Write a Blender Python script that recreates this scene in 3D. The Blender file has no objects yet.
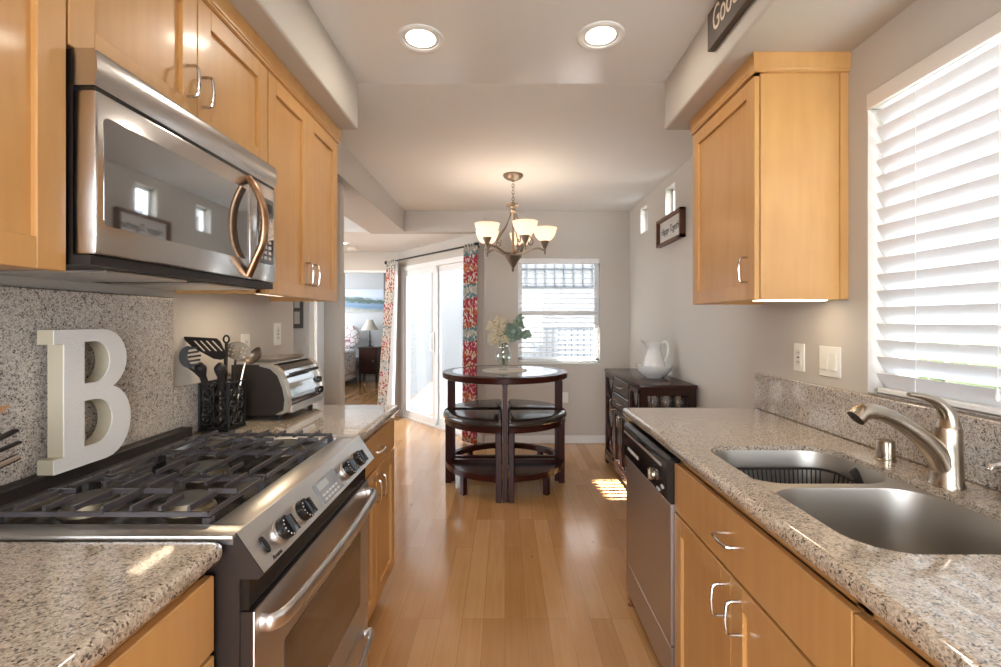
import bpy, bmesh, math, random
from mathutils import Vector, Matrix, Euler
from mathutils.geometry import tessellate_polygon
random.seed(7)
PI = math.pi
SC = bpy.context.scene
COL = SC.collection

# ------------------------------------------------------------------ camera, world, sun, exposure
cam_d = bpy.data.cameras.new('camera')
cam_d.sensor_width = 36.0
cam_d.lens = 36.0 * 470.0 / 1001.0
cam_d.shift_x = -4.5 / 1001.0
cam_d.shift_y = -12.5 / 1001.0
cam_d.clip_start = 0.02
cam = bpy.data.objects.new('camera', cam_d)
COL.objects.link(cam)
cam.location = (0, 0, 1.33)
cam.rotation_euler = (PI / 2, 0, 0)
SC.camera = cam

SC.view_settings.view_transform = 'Standard'
SC.view_settings.look = 'None'
SC.view_settings.gamma = 1.0
SC.view_settings.use_curve_mapping = False
SC.view_settings.exposure = 0.28
SC.cycles.max_bounces = 10
SC.cycles.diffuse_bounces = 6
SC.cycles.glossy_bounces = 5
SC.cycles.transmission_bounces = 8
SC.cycles.transparent_max_bounces = 16
SC.cycles.caustics_reflective = False
SC.cycles.caustics_refractive = False
SC.cycles.sample_clamp_indirect = 6.0
SC.cycles.use_denoising = True

world = bpy.data.worlds.new('sky')
SC.world = world
world.use_nodes = True
wn = world.node_tree
wn.nodes['Background'].inputs['Color'].default_value = (0.86, 0.93, 1.0, 1)
wn.nodes['Background'].inputs['Strength'].default_value = 12.0

sun_d = bpy.data.lights.new('sun', 'SUN')
sun_d.energy = 150.0
sun_d.angle = math.radians(0.5)
sun_d.color = (1.0, 0.97, 0.92)
sun = bpy.data.objects.new('sun', sun_d)
COL.objects.link(sun)
sun.location = (-1, 12, 9)
sun.rotation_euler = Vector((0.114, -1.0, -0.75)).to_track_quat('-Z', 'Y').to_euler()


def portal(loc, rot, sx, sy):
    d = bpy.data.lights.new('daylight_portal', 'AREA')
    d.shape = 'RECTANGLE'
    d.size, d.size_y = sx, sy
    d.cycles.is_portal = True
    o = bpy.data.objects.new('daylight_portal', d)
    COL.objects.link(o)
    o.location = loc
    o.rotation_euler = rot


portal((1.40, 0.96, 1.6), (0, PI / 2, 0), 1.1, 1.36)          # kitchen window, light goes to -X
portal((0.59, 5.30, 1.45), (-PI / 2, 0, 0), 1.0, 1.25)         # dining window, light goes to -Y
portal((-0.80, 6.02, 1.04), Vector((-.765, -.644, 0)).to_track_quat('-Z', 'Y').to_euler(), 2.1, 2.1)
portal((0.0, -1.75, 1.2), (PI / 2, 0, 0), 2.2, 2.2)            # fill light opening added behind the camera
portal((-4.30, 4.1, 1.3), (0, -PI / 2, 0), 2.2, 3.2)           # opening added to light the living area
portal((-4.70, 9.2, 1.4), (0, -PI / 2, 0), 1.6, 1.8)           # opening added to light the bedroom

# ------------------------------------------------------------------ materials
MATS = {}


def new_mat(name):
    m = bpy.data.materials.new(name)
    m.use_nodes = True
    nt = m.node_tree
    b = nt.nodes['Principled BSDF']
    return m, nt, b


def simple(name, col, rough=0.5, metal=0.0, coat=0.0, bump=0.0, bscale=200.0, spec=None, emit=None, es=0.0):
    m, nt, b = new_mat(name)
    b.inputs['Base Color'].default_value = (*col, 1)
    b.inputs['Roughness'].default_value = rough
    b.inputs['Metallic'].default_value = metal
    b.inputs['Coat Weight'].default_value = coat
    b.inputs['Coat Roughness'].default_value = 0.05
    if spec is not None:
        b.inputs['Specular IOR Level'].default_value = spec
    if emit:
        b.inputs['Emission Color'].default_value = (*emit, 1)
        b.inputs['Emission Strength'].default_value = es
    nz = nt.nodes.new('ShaderNodeTexNoise')
    nz.inputs['Scale'].default_value = bscale
    geo = nt.nodes.new('ShaderNodeNewGeometry')
    nt.links.new(geo.outputs['Position'], nz.inputs['Vector'])
    if bump > 0:
        bp = nt.nodes.new('ShaderNodeBump')
        bp.inputs['Strength'].default_value = bump
        bp.inputs['Distance'].default_value = 0.002
        nt.links.new(nz.outputs['Fac'], bp.inputs['Height'])
        nt.links.new(bp.outputs['Normal'], b.inputs['Normal'])
    else:
        mr = nt.nodes.new('ShaderNodeMapRange')
        mr.inputs['To Min'].default_value = max(0.0, rough - 0.02)
        mr.inputs['To Max'].default_value = min(1.0, rough + 0.02)
        nt.links.new(nz.outputs['Fac'], mr.inputs['Value'])
        nt.links.new(mr.outputs['Result'], b.inputs['Roughness'])
    MATS[name] = m
    return m


def ramp(nt, stops, interp='LINEAR'):
    r = nt.nodes.new('ShaderNodeValToRGB')
    r.color_ramp.interpolation = interp
    e = r.color_ramp.elements
    while len(e) < len(stops):
        e.new(0.5)
    for i, (p, c) in enumerate(stops):
        e[i].position = p
        e[i].color = (*c, 1)
    return r


def wood(name, c0, c1, rough=0.35, sx=14, sz=1.1, coat=0.0, axis='Z', mottled=0.5, spec=0.5):
    m, nt, b = new_mat(name)
    b.inputs['Specular IOR Level'].default_value = spec
    L = nt.links.new
    geo = nt.nodes.new('ShaderNodeNewGeometry')
    mp = nt.nodes.new('ShaderNodeMapping')
    L(geo.outputs['Position'], mp.inputs['Vector'])
    s = [sx, sx, sx]
    s['XYZ'.index(axis)] = sz
    mp.inputs['Scale'].default_value = s
    nz = nt.nodes.new('ShaderNodeTexNoise')
    nz.inputs['Scale'].default_value = 3.0
    nz.inputs['Detail'].default_value = 6
    L(mp.outputs['Vector'], nz.inputs['Vector'])
    n2 = nt.nodes.new('ShaderNodeTexNoise')
    n2.inputs['Scale'].default_value = 5.0
    n2.inputs['Detail'].default_value = 3
    L(geo.outputs['Position'], n2.inputs['Vector'])
    mx = nt.nodes.new('ShaderNodeMix')
    mx.inputs[0].default_value = mottled
    L(nz.outputs['Fac'], mx.inputs[2])
    L(n2.outputs['Fac'], mx.inputs[3])
    r = ramp(nt, [(0.3, c0), (0.7, c1)])
    L(mx.outputs[0], r.inputs['Fac'])
    L(r.outputs['Color'], b.inputs['Base Color'])
    b.inputs['Roughness'].default_value = rough
    b.inputs['Coat Weight'].default_value = coat
    b.inputs['Coat Roughness'].default_value = 0.12
    MATS[name] = m
    return m


def granite(name, tone=(1, 1, 1), rough=0.1, dark=1.0):
    m, nt, b = new_mat(name)
    L = nt.links.new
    geo = nt.nodes.new('ShaderNodeNewGeometry')
    warp = nt.nodes.new('ShaderNodeTexNoise')
    warp.inputs['Scale'].default_value = 90
    L(geo.outputs['Position'], warp.inputs['Vector'])
    va = nt.nodes.new('ShaderNodeVectorMath')
    va.operation = 'MULTIPLY_ADD'
    L(warp.outputs['Color'], va.inputs[0])
    va.inputs[1].default_value = (0.010, 0.010, 0.010)
    L(geo.outputs['Position'], va.inputs[2])
    v1 = nt.nodes.new('ShaderNodeTexVoronoi')
    v1.inputs['Scale'].default_value = 300
    L(va.outputs['Vector'], v1.inputs['Vector'])
    sp = nt.nodes.new('ShaderNodeSeparateColor')
    L(v1.outputs['Color'], sp.inputs['Color'])
    n2 = nt.nodes.new('ShaderNodeTexNoise')
    n2.inputs['Scale'].default_value = 70
    n2.inputs['Detail'].default_value = 4
    L(geo.outputs['Position'], n2.inputs['Vector'])
    mx = nt.nodes.new('ShaderNodeMix')
    mx.inputs[0].default_value = 0.42
    L(sp.outputs['Red'], mx.inputs[2])
    L(n2.outputs['Fac'], mx.inputs[3])
    t = tone
    r = ramp(nt, [(0.19, (0.06 * t[0], 0.05 * t[1], 0.045 * t[2])),
                  (0.27 * dark, (0.19 * t[0], 0.165 * t[1], 0.148 * t[2])),
                  (0.36 * dark, (0.36 * t[0], 0.315 * t[1], 0.27 * t[2])),
                  (0.52, (0.46 * t[0], 0.41 * t[1], 0.355 * t[2])),
                  (0.75, (0.60 * t[0], 0.55 * t[1], 0.49 * t[2]))])
    L(mx.outputs[0], r.inputs['Fac'])
    L(r.outputs['Color'], b.inputs['Base Color'])
    b.inputs['Roughness'].default_value = rough
    b.inputs['Coat Weight'].default_value = 1.0
    b.inputs['Coat Roughness'].default_value = 0.03
    b.inputs['Coat IOR'].default_value = 1.55
    MATS[name] = m
    return m


def brushed(name, col, rough, axis='Y', k=0.01):
    m, nt, b = new_mat(name)
    L = nt.links.new
    geo = nt.nodes.new('ShaderNodeNewGeometry')
    mp = nt.nodes.new('ShaderNodeMapping')
    s = [260, 260, 260]
    s['XYZ'.index(axis)] = 8
    mp.inputs['Scale'].default_value = s
    L(geo.outputs['Position'], mp.inputs['Vector'])
    nz = nt.nodes.new('ShaderNodeTexNoise')
    nz.inputs['Scale'].default_value = 1.0
    L(mp.outputs['Vector'], nz.inputs['Vector'])
    mr = nt.nodes.new('ShaderNodeMapRange')
    mr.inputs['To Min'].default_value = rough - k / 2
    mr.inputs['To Max'].default_value = rough + k / 2
    L(nz.outputs['Fac'], mr.inputs['Value'])
    L(mr.outputs['Result'], b.inputs['Roughness'])
    b.inputs['Base Color'].default_value = (*col, 1)
    b.inputs['Metallic'].default_value = 1.0
    b.inputs['Anisotropic'].default_value = 0.0
    MATS[name] = m
    return m


def clear_glass(name, tint=(1, 1, 1), refl=1.0):
    m = bpy.data.materials.new(name)
    m.use_nodes = True
    nt = m.node_tree
    nt.nodes.clear()
    out = nt.nodes.new('ShaderNodeOutputMaterial')
    tr = nt.nodes.new('ShaderNodeBsdfTransparent')
    tr.inputs['Color'].default_value = (*tint, 1)
    gl = nt.nodes.new('ShaderNodeBsdfGlossy')
    gl.inputs['Roughness'].default_value = 0.02
    fr = nt.nodes.new('ShaderNodeLayerWeight')
    fr.inputs['Blend'].default_value = 0.5
    pw = nt.nodes.new('ShaderNodeMath')
    pw.operation = 'POWER'
    pw.inputs[1].default_value = 4.5
    nt.links.new(fr.outputs['Facing'], pw.inputs[0])
    mu = nt.nodes.new('ShaderNodeMath')
    mu.operation = 'MULTIPLY_ADD'
    mu.use_clamp = True
    mu.inputs[1].default_value = 0.85
    mu.inputs[2].default_value = 0.035 * refl
    mix = nt.nodes.new('ShaderNodeMixShader')
    nt.links.new(pw.outputs[0], mu.inputs[0])
    nt.links.new(mu.outputs[0], mix.inputs[0])
    nt.links.new(tr.outputs[0], mix.inputs[1])
    nt.links.new(gl.outputs[0], mix.inputs[2])
    nt.links.new(mix.outputs[0], out.inputs['Surface'])
    MATS[name] = m
    return m


def translucent(name, col, fac=0.4, rough=0.6):
    m, nt, b = new_mat(name)
    b.inputs['Base Color'].default_value = (*col, 1)
    b.inputs['Roughness'].default_value = rough
    tl = nt.nodes.new('ShaderNodeBsdfTranslucent')
    tl.inputs['Color'].default_value = (*col, 1)
    mix = nt.nodes.new('ShaderNodeMixShader')
    mix.inputs[0].default_value = fac
    out = nt.nodes['Material Output']
    nt.links.new(b.outputs[0], mix.inputs[1])
    nt.links.new(tl.outputs[0], mix.inputs[2])
    nt.links.new(mix.outputs[0], out.inputs['Surface'])
    MATS[name] = m
    return m


def floor_mat(name, c0, c1, c2, rough):
    m, nt, b = new_mat(name)
    L = nt.links.new
    geo = nt.nodes.new('ShaderNodeNewGeometry')
    sx = nt.nodes.new('ShaderNodeSeparateXYZ')
    L(geo.outputs['Position'], sx.inputs[0])
    cx = nt.nodes.new('ShaderNodeCombineXYZ')
    L(sx.outputs['Y'], cx.inputs['X'])
    L(sx.outputs['X'], cx.inputs['Y'])
    br = nt.nodes.new('ShaderNodeTexBrick')
    br.offset = 0.37
    br.offset_frequency = 3
    br.inputs['Color1'].default_value = (0, 0, 0, 1)
    br.inputs['Color2'].default_value = (1, 1, 1, 1)
    br.inputs['Mortar'].default_value = (0.5, 0.5, 0.5, 1)
    br.inputs['Scale'].default_value = 1.0
    br.inputs['Brick Width'].default_value = 1.05
    br.inputs['Row Height'].default_value = 0.095
    br.inputs['Mortar Size'].default_value = 0.0011
    br.inputs['Mortar Smooth'].default_value = 0.2
    br.inputs['Bias'].default_value = 0.0
    L(cx.outputs[0], br.inputs['Vector'])
    mp = nt.nodes.new('ShaderNodeMapping')
    mp.inputs['Scale'].default_value = (26, 1.4, 1)
    L(geo.outputs['Position'], mp.inputs['Vector'])
    nz = nt.nodes.new('ShaderNodeTexNoise')
    nz.inputs['Scale'].default_value = 2.2
    nz.inputs['Detail'].default_value = 6
    L(mp.outputs['Vector'], nz.inputs['Vector'])
    n3 = nt.nodes.new('ShaderNodeTexNoise')
    n3.inputs['Scale'].default_value = 2.5
    n3.inputs['Detail'].default_value = 4
    L(geo.outputs['Position'], n3.inputs['Vector'])
    m1 = nt.nodes.new('ShaderNodeMix')
    m1.inputs[0].default_value = 0.5
    L(br.outputs['Color'], m1.inputs[2])
    L(nz.outputs['Fac'], m1.inputs[3])
    m2 = nt.nodes.new('ShaderNodeMix')
    m2.inputs[0].default_value = 0.3
    L(m1.outputs[0], m2.inputs[2])
    L(n3.outputs['Fac'], m2.inputs[3])
    r = ramp(nt, [(0.25, c0), (0.5, c1), (0.75, c2)])
    L(m2.outputs[0], r.inputs['Fac'])
    # knots
    vk = nt.nodes.new('ShaderNodeTexVoronoi')
    vk.inputs['Scale'].default_value = 1.0
    mk = nt.nodes.new('ShaderNodeMapping')
    mk.inputs['Scale'].default_value = (5.0, 2.2, 1)
    L(geo.outputs['Position'], mk.inputs['Vector'])
    L(mk.outputs['Vector'], vk.inputs['Vector'])
    kr = ramp(nt, [(0.018, (1, 1, 1)), (0.05, (0, 0, 0))])
    L(vk.outputs['Distance'], kr.inputs['Fac'])
    mm = nt.nodes.new('ShaderNodeMix')
    mm.data_type = 'RGBA'
    L(kr.outputs['Color'], mm.inputs[0])
    L(r.outputs['Color'], mm.inputs[6])
    mm.inputs[7].default_value = (0.12, 0.05, 0.02, 1)
    mo = nt.nodes.new('ShaderNodeMix')
    mo.data_type = 'RGBA'
    ml = nt.nodes.new('ShaderNodeMath')
    ml.operation = 'MULTIPLY'
    ml.inputs[1].default_value = 0.55
    L(br.outputs['Fac'], ml.inputs[0])
    L(ml.outputs[0], mo.inputs[0])
    L(mm.outputs[2], mo.inputs[6])
    mo.inputs[7].default_value = (0.16, 0.07, 0.025, 1)
    L(mo.outputs[2], b.inputs['Base Color'])
    b.inputs['Roughness'].default_value = rough
    b.inputs['Coat Weight'].default_value = 0.25
    b.inputs['Coat Roughness'].default_value = 0.12
    bp = nt.nodes.new('ShaderNodeBump')
    bp.inputs['Strength'].default_value = 0.06
    bp.inputs['Distance'].default_value = 0.004
    n4 = nt.nodes.new('ShaderNodeTexNoise')
    n4.inputs['Scale'].default_value = 9
    L(geo.outputs['Position'], n4.inputs['Vector'])
    L(n4.outputs['Fac'], bp.inputs['Height'])
    L(bp.outputs['Normal'], b.inputs['Normal'])
    L(bp.outputs['Normal'], b.inputs['Coat Normal'])
    MATS[name] = m
    return m


def curtain_mat(name, lo=0.60, hi=0.68):
    m, nt, b = new_mat(name)
    L = nt.links.new
    geo = nt.nodes.new('ShaderNodeNewGeometry')
    sx = nt.nodes.new('ShaderNodeSeparateXYZ')
    L(geo.outputs['Position'], sx.inputs[0])
    nz = nt.nodes.new('ShaderNodeTexNoise')
    nz.inputs['Scale'].default_value = 14
    L(geo.outputs['Position'], nz.inputs['Vector'])
    ad = nt.nodes.new('ShaderNodeMath')
    ad.operation = 'MULTIPLY_ADD'
    L(nz.outputs['Fac'], ad.inputs[0])
    ad.inputs[1].default_value = 0.14
    L(sx.outputs['Z'], ad.inputs[2])
    dv = nt.nodes.new('ShaderNodeMath')
    dv.operation = 'MULTIPLY'
    dv.inputs[1].default_value = 1 / 0.46
    L(ad.outputs[0], dv.inputs[0])
    fr = nt.nodes.new('ShaderNodeMath')
    fr.operation = 'FRACT'
    L(dv.outputs[0], fr.inputs[0])
    r = ramp(nt, [(0.0, (0.30, 0.030, 0.026)), (0.22, (0.42, 0.10, 0.03)), (0.34, (0.34, 0.025, 0.05)),
                  (0.58, (0.12, 0.20, 0.22)), (0.70, (0.40, 0.37, 0.31)), (0.82, (0.07, 0.16, 0.19)), (0.9, (0.38, 0.09, 0.03))], 'CONSTANT')
    L(fr.outputs[0], r.inputs['Fac'])
    mp = nt.nodes.new('ShaderNodeMapping')
    mp.inputs['Scale'].default_value = (46, 46, 30)
    L(geo.outputs['Position'], mp.inputs['Vector'])
    vo = nt.nodes.new('ShaderNodeTexVoronoi')
    vo.inputs['Scale'].default_value = 1.0
    L(mp.outputs['Vector'], vo.inputs['Vector'])
    r2 = ramp(nt, [(0.0, (0, 0, 0)), (lo, (0, 0, 0)), (hi, (1, 1, 1))])
    L(vo.outputs['Distance'], r2.inputs['Fac'])
    mx = nt.nodes.new('ShaderNodeMix')
    mx.data_type = 'RGBA'
    L(r2.outputs['Color'], mx.inputs[0])
    L(r.outputs['Color'], mx.inputs[6])
    mx.inputs[7].default_value = (0.62, 0.56, 0.50, 1)
    L(mx.outputs[2], b.inputs['Base Color'])
    b.inputs['Roughness'].default_value = 0.9
    tl = nt.nodes.new('ShaderNodeBsdfTranslucent')
    L(mx.outputs[2], tl.inputs['Color'])
    ms = nt.nodes.new('ShaderNodeMixShader')
    ms.inputs[0].default_value = 0.08
    L(b.outputs[0], ms.inputs[1])
    L(tl.outputs[0], ms.inputs[2])
    L(ms.outputs[0], nt.nodes['Material Output'].inputs['Surface'])
    MATS[name] = m
    return m


def floral_mat(name):
    m, nt, b = new_mat(name)
    L = nt.links.new
    geo = nt.nodes.new('ShaderNodeNewGeometry')
    vo = nt.nodes.new('ShaderNodeTexVoronoi')
    vo.feature = 'DISTANCE_TO_EDGE'
    vo.inputs['Scale'].default_value = 7.5
    L(geo.outputs['Position'], vo.inputs['Vector'])
    r = ramp(nt, [(0.0, (0.22, 0.08, 0.09)), (0.022, (0.30, 0.14, 0.15)), (0.05, (0.66, 0.64, 0.64))])
    L(vo.outputs['Distance'], r.inputs['Fac'])
    L(r.outputs['Color'], b.inputs['Base Color'])
    b.inputs['Roughness'].default_value = 0.9
    MATS[name] = m
    return m


def coast_mat(name):
    # a coastal painting: sky, headland, sea and a speckled town
    m, nt, b = new_mat(name)
    L = nt.links.new
    tc = nt.nodes.new('ShaderNodeTexCoord')
    sx = nt.nodes.new('ShaderNodeSeparateXYZ')
    L(tc.outputs['Generated'], sx.inputs[0])
    nz = nt.nodes.new('ShaderNodeTexNoise')
    nz.inputs['Scale'].default_value = 7
    nz.inputs['Detail'].default_value = 10
    nz.inputs['Roughness'].default_value = 0.72
    L(tc.outputs['Generated'], nz.inputs['Vector'])
    # height + noise - slope
    a = nt.nodes.new('ShaderNodeMath')
    a.operation = 'MULTIPLY_ADD'
    L(sx.outputs['X'], a.inputs[0])
    a.inputs[1].default_value = 0.16
    L(sx.outputs['Z'], a.inputs[2])
    c = nt.nodes.new('ShaderNodeMath')
    c.operation = 'MULTIPLY_ADD'
    L(nz.outputs['Fac'], c.inputs[0])
    c.inputs[1].default_value = 0.42
    L(a.outputs[0], c.inputs[2])
    r = ramp(nt, [(0.0, (0.10, 0.13, 0.10)), (0.30, (0.45, 0.45, 0.42)), (0.42, (0.28, 0.30, 0.28)), (0.52, (0.12, 0.22, 0.36)),
                  (0.66, (0.20, 0.30, 0.42)), (0.74, (0.07, 0.11, 0.09)), (0.88, (0.10, 0.15, 0.13)), (0.93, (0.50, 0.60, 0.74)), (1.0, (0.62, 0.68, 0.78))])
    L(c.outputs[0], r.inputs['Fac'])
    L(r.outputs['Color'], b.inputs['Base Color'])
    b.inputs['Roughness'].default_value = 0.6
    MATS[name] = m
    return m


WALL = simple('wall_paint', (0.53, 0.49, 0.44), 0.62, bump=0.05, bscale=90)
CEIL = simple('ceiling_paint', (0.80, 0.795, 0.78), 0.7, bump=0.05, bscale=60)
CEILK = simple('kitchen_ceiling_gloss_paint', (0.76, 0.75, 0.735), 0.20, bump=0.2, bscale=6)
WHITE = simple('white_trim_paint', (0.80, 0.80, 0.79), 0.4)
PLASTIC = simple('white_plastic', (0.78, 0.76, 0.70), 0.35)
PLASTIC2 = simple('ivory_plastic_toggle', (0.70, 0.68, 0.62), 0.3)
MAPLE = wood('maple_wood', (0.455, 0.23, 0.074), (0.545, 0.30, 0.106), 0.37, 12, 0.9, coat=0.15)
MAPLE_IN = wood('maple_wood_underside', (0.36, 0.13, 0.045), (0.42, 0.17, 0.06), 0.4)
ESPRESSO = wood('espresso_wood', (0.022, 0.010, 0.008), (0.045, 0.018, 0.013), 0.22, 30, 2, coat=0.0, spec=0.3)
CHERRY = wood('dark_cherry_wood', (0.022, 0.006, 0.004), (0.046, 0.010, 0.006), 0.24, 30, 2, coat=0.0, spec=0.16)
BROWNWOOD = wood('walnut_frame_wood', (0.09, 0.035, 0.018), (0.16, 0.065, 0.03), 0.4, 40, 3)
GRANITE = granite('granite_counter', (0.98, 0.90, 0.80), 0.12)
GRANITE_W = granite('granite_backsplash', (1.0, 1.0, 1.02), 0.14)
STEEL = brushed('brushed_stainless_steel', (0.64, 0.62, 0.60), 0.33)
STEELM = brushed('polished_stainless_front', (0.58, 0.56, 0.545), 0.20)
STEELV = brushed('brushed_stainless_vertical', (0.50, 0.46, 0.45), 0.36, 'Z')
SINKST = brushed('sink_stainless_steel', (0.47, 0.44, 0.40), 0.42, 'X')
NICKEL = brushed('brushed_nickel', (0.40, 0.335, 0.265), 0.25, 'Z')
CHROME = simple('polished_chrome', (0.58, 0.55, 0.52), 0.13, 1.0)
PEWTER = simple('antique_pewter', (0.24, 0.19, 0.145), 0.36, 0.85, bump=0.2, bscale=120)
BRONZE = simple('copper_bronze_edge', (0.33, 0.19, 0.11), 0.28, 1.0)
BLACKMETAL = simple('black_wrought_iron', (0.012, 0.011, 0.011), 0.4, 0.3)
IRON = simple('cast_iron_enamel', (0.055, 0.047, 0.05), 0.27, 0.0, bump=0.1, bscale=400)
BLACK = simple('black_enamel', (0.008, 0.007, 0.007), 0.18)
BLACKMAT = simple('black_matte_nylon', (0.018, 0.014, 0.013), 0.5, spec=0.3)
DARKSIDE = simple('dark_brown_appliance_side', (0.018, 0.011, 0.009), 0.45)
BLACKGLASS = simple('black_oven_glass', (0.012, 0.011, 0.012), 0.035, 0.0, coat=1.0, spec=1.0)
MIRRORGLASS = simple('dark_mirror_door_glass', (0.40, 0.415, 0.43), 0.03, 0.95, coat=0.5)
OVENGLASS = simple('oven_window_glass', (0.055, 0.034, 0.022), 0.06, 0.5, coat=0.6)
LCD = simple('grey_display_panel', (0.26, 0.28, 0.30), 0.2)
KEYWHITE = simple('pale_key_print', (0.55, 0.55, 0.55), 0.5)
BRASSCAP = simple('burner_ring_brass', (0.16, 0.125, 0.08), 0.42, 0.7)
CAPGREY = simple('burner_cap_enamel', (0.07, 0.066, 0.058), 0.6, spec=0.2)
CHAMP = simple('champagne_metal_trim', (0.52, 0.47, 0.40), 0.3, 0.8)
LETTER = simple('white_distressed_wood', (0.76, 0.74, 0.71), 0.75, bump=0.5, bscale=160)
LETTERSIDE = simple('letter_edge_shade', (0.46, 0.40, 0.29), 0.75)  # letter side coloured darker tan, its shade put into the colour
CERAMIC = simple('white_glazed_ceramic', (0.74, 0.73, 0.70), 0.12, coat=0.5)
LEATHER = simple('dark_brown_leather', (0.028, 0.018, 0.015), 0.24, coat=0.2)
RUBBER = simple('black_rubber', (0.01, 0.01, 0.01), 0.7)
SIGNBROWN = wood('brown_painted_board', (0.050, 0.030, 0.019), (0.075, 0.047, 0.030), 0.5, 20, 20, axis='Y')
CREAM = simple('cream_lettering', (0.72, 0.62, 0.48), 0.6)
INK = simple('black_ink', (0.02, 0.02, 0.025), 0.6)
PAPERW = simple('white_wood_panel', (0.74, 0.74, 0.73), 0.6)
GREYFRAME = simple('grey_frame_wood', (0.12, 0.12, 0.12), 0.5)
DRIED = simple('dried_cream_blossom', (0.62, 0.54, 0.38), 0.9)
EUCA = simple('eucalyptus_leaf', (0.19, 0.26, 0.20), 0.6)
STEM = simple('plant_stem', (0.12, 0.13, 0.07), 0.7)
LINEN = simple('linen_placemat', (0.58, 0.54, 0.47), 0.9, bump=0.4, bscale=300)
LINING = translucent('white_curtain_lining', (0.85, 0.85, 0.85), 0.3)
CURTAIN = curtain_mat('medallion_print_fabric')
CURTAIN2 = curtain_mat('medallion_print_fabric_pale', 0.42, 0.50)
FLORAL = floral_mat('floral_bedding_fabric')
SLAT = translucent('white_blind_slat', (0.84, 0.85, 0.87), 0.11, 0.5)
SLAT2 = translucent('white_mini_blind_slat', (0.85, 0.85, 0.85), 0.3, 0.5)
VALANCE = simple('white_blind_valance', (0.74, 0.70, 0.65), 0.45)
SHADEGLASS = translucent('alabaster_shade_glass', (0.95, 0.87, 0.80), 0.65, 0.3)
LAMPCLOTH = translucent('cream_lamp_cloth', (0.80, 0.76, 0.68), 0.4, 0.8)
BULB = simple('lit_bulb', (1, 1, 1), 0.5, emit=(1.0, 0.80, 0.58), es=7.0)
DOWNLENS = simple('lit_downlight_lens', (1, 1, 1), 0.5, emit=(1.0, 0.93, 0.82), es=8.0)
UCLENS = simple('lit_undercabinet_lens', (1, 1, 1), 0.5, emit=(1.0, 0.86, 0.62), es=2.6)
GLASS = clear_glass('window_glass')
CLEAR = clear_glass('clear_vase_glass', (0.93, 0.96, 0.96), 2.2)
TABLEGLASS = simple('table_glass_inset', (0.030, 0.016, 0.013), 0.03, coat=1.0, spec=1.0)
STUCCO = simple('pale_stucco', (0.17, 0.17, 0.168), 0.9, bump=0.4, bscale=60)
STUCCOG = simple('grey_house_trim', (0.06, 0.068, 0.076), 0.7)
CONCRETE = simple('patio_concrete', (0.26, 0.255, 0.25), 0.85)
GREENERY = simple('garden_hedge_leaves', (0.16, 0.22, 0.08), 0.8)
MAPLEFLOOR = floor_mat('maple_plank_floor', (0.39, 0.19, 0.068), (0.48, 0.25, 0.098), (0.57, 0.335, 0.155), 0.16)
COAST = coast_mat('coastal_painting')
WOODSPOON = wood('pale_spoon_wood', (0.40, 0.20, 0.09), (0.50, 0.28, 0.14), 0.5, 40, 4)


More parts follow.
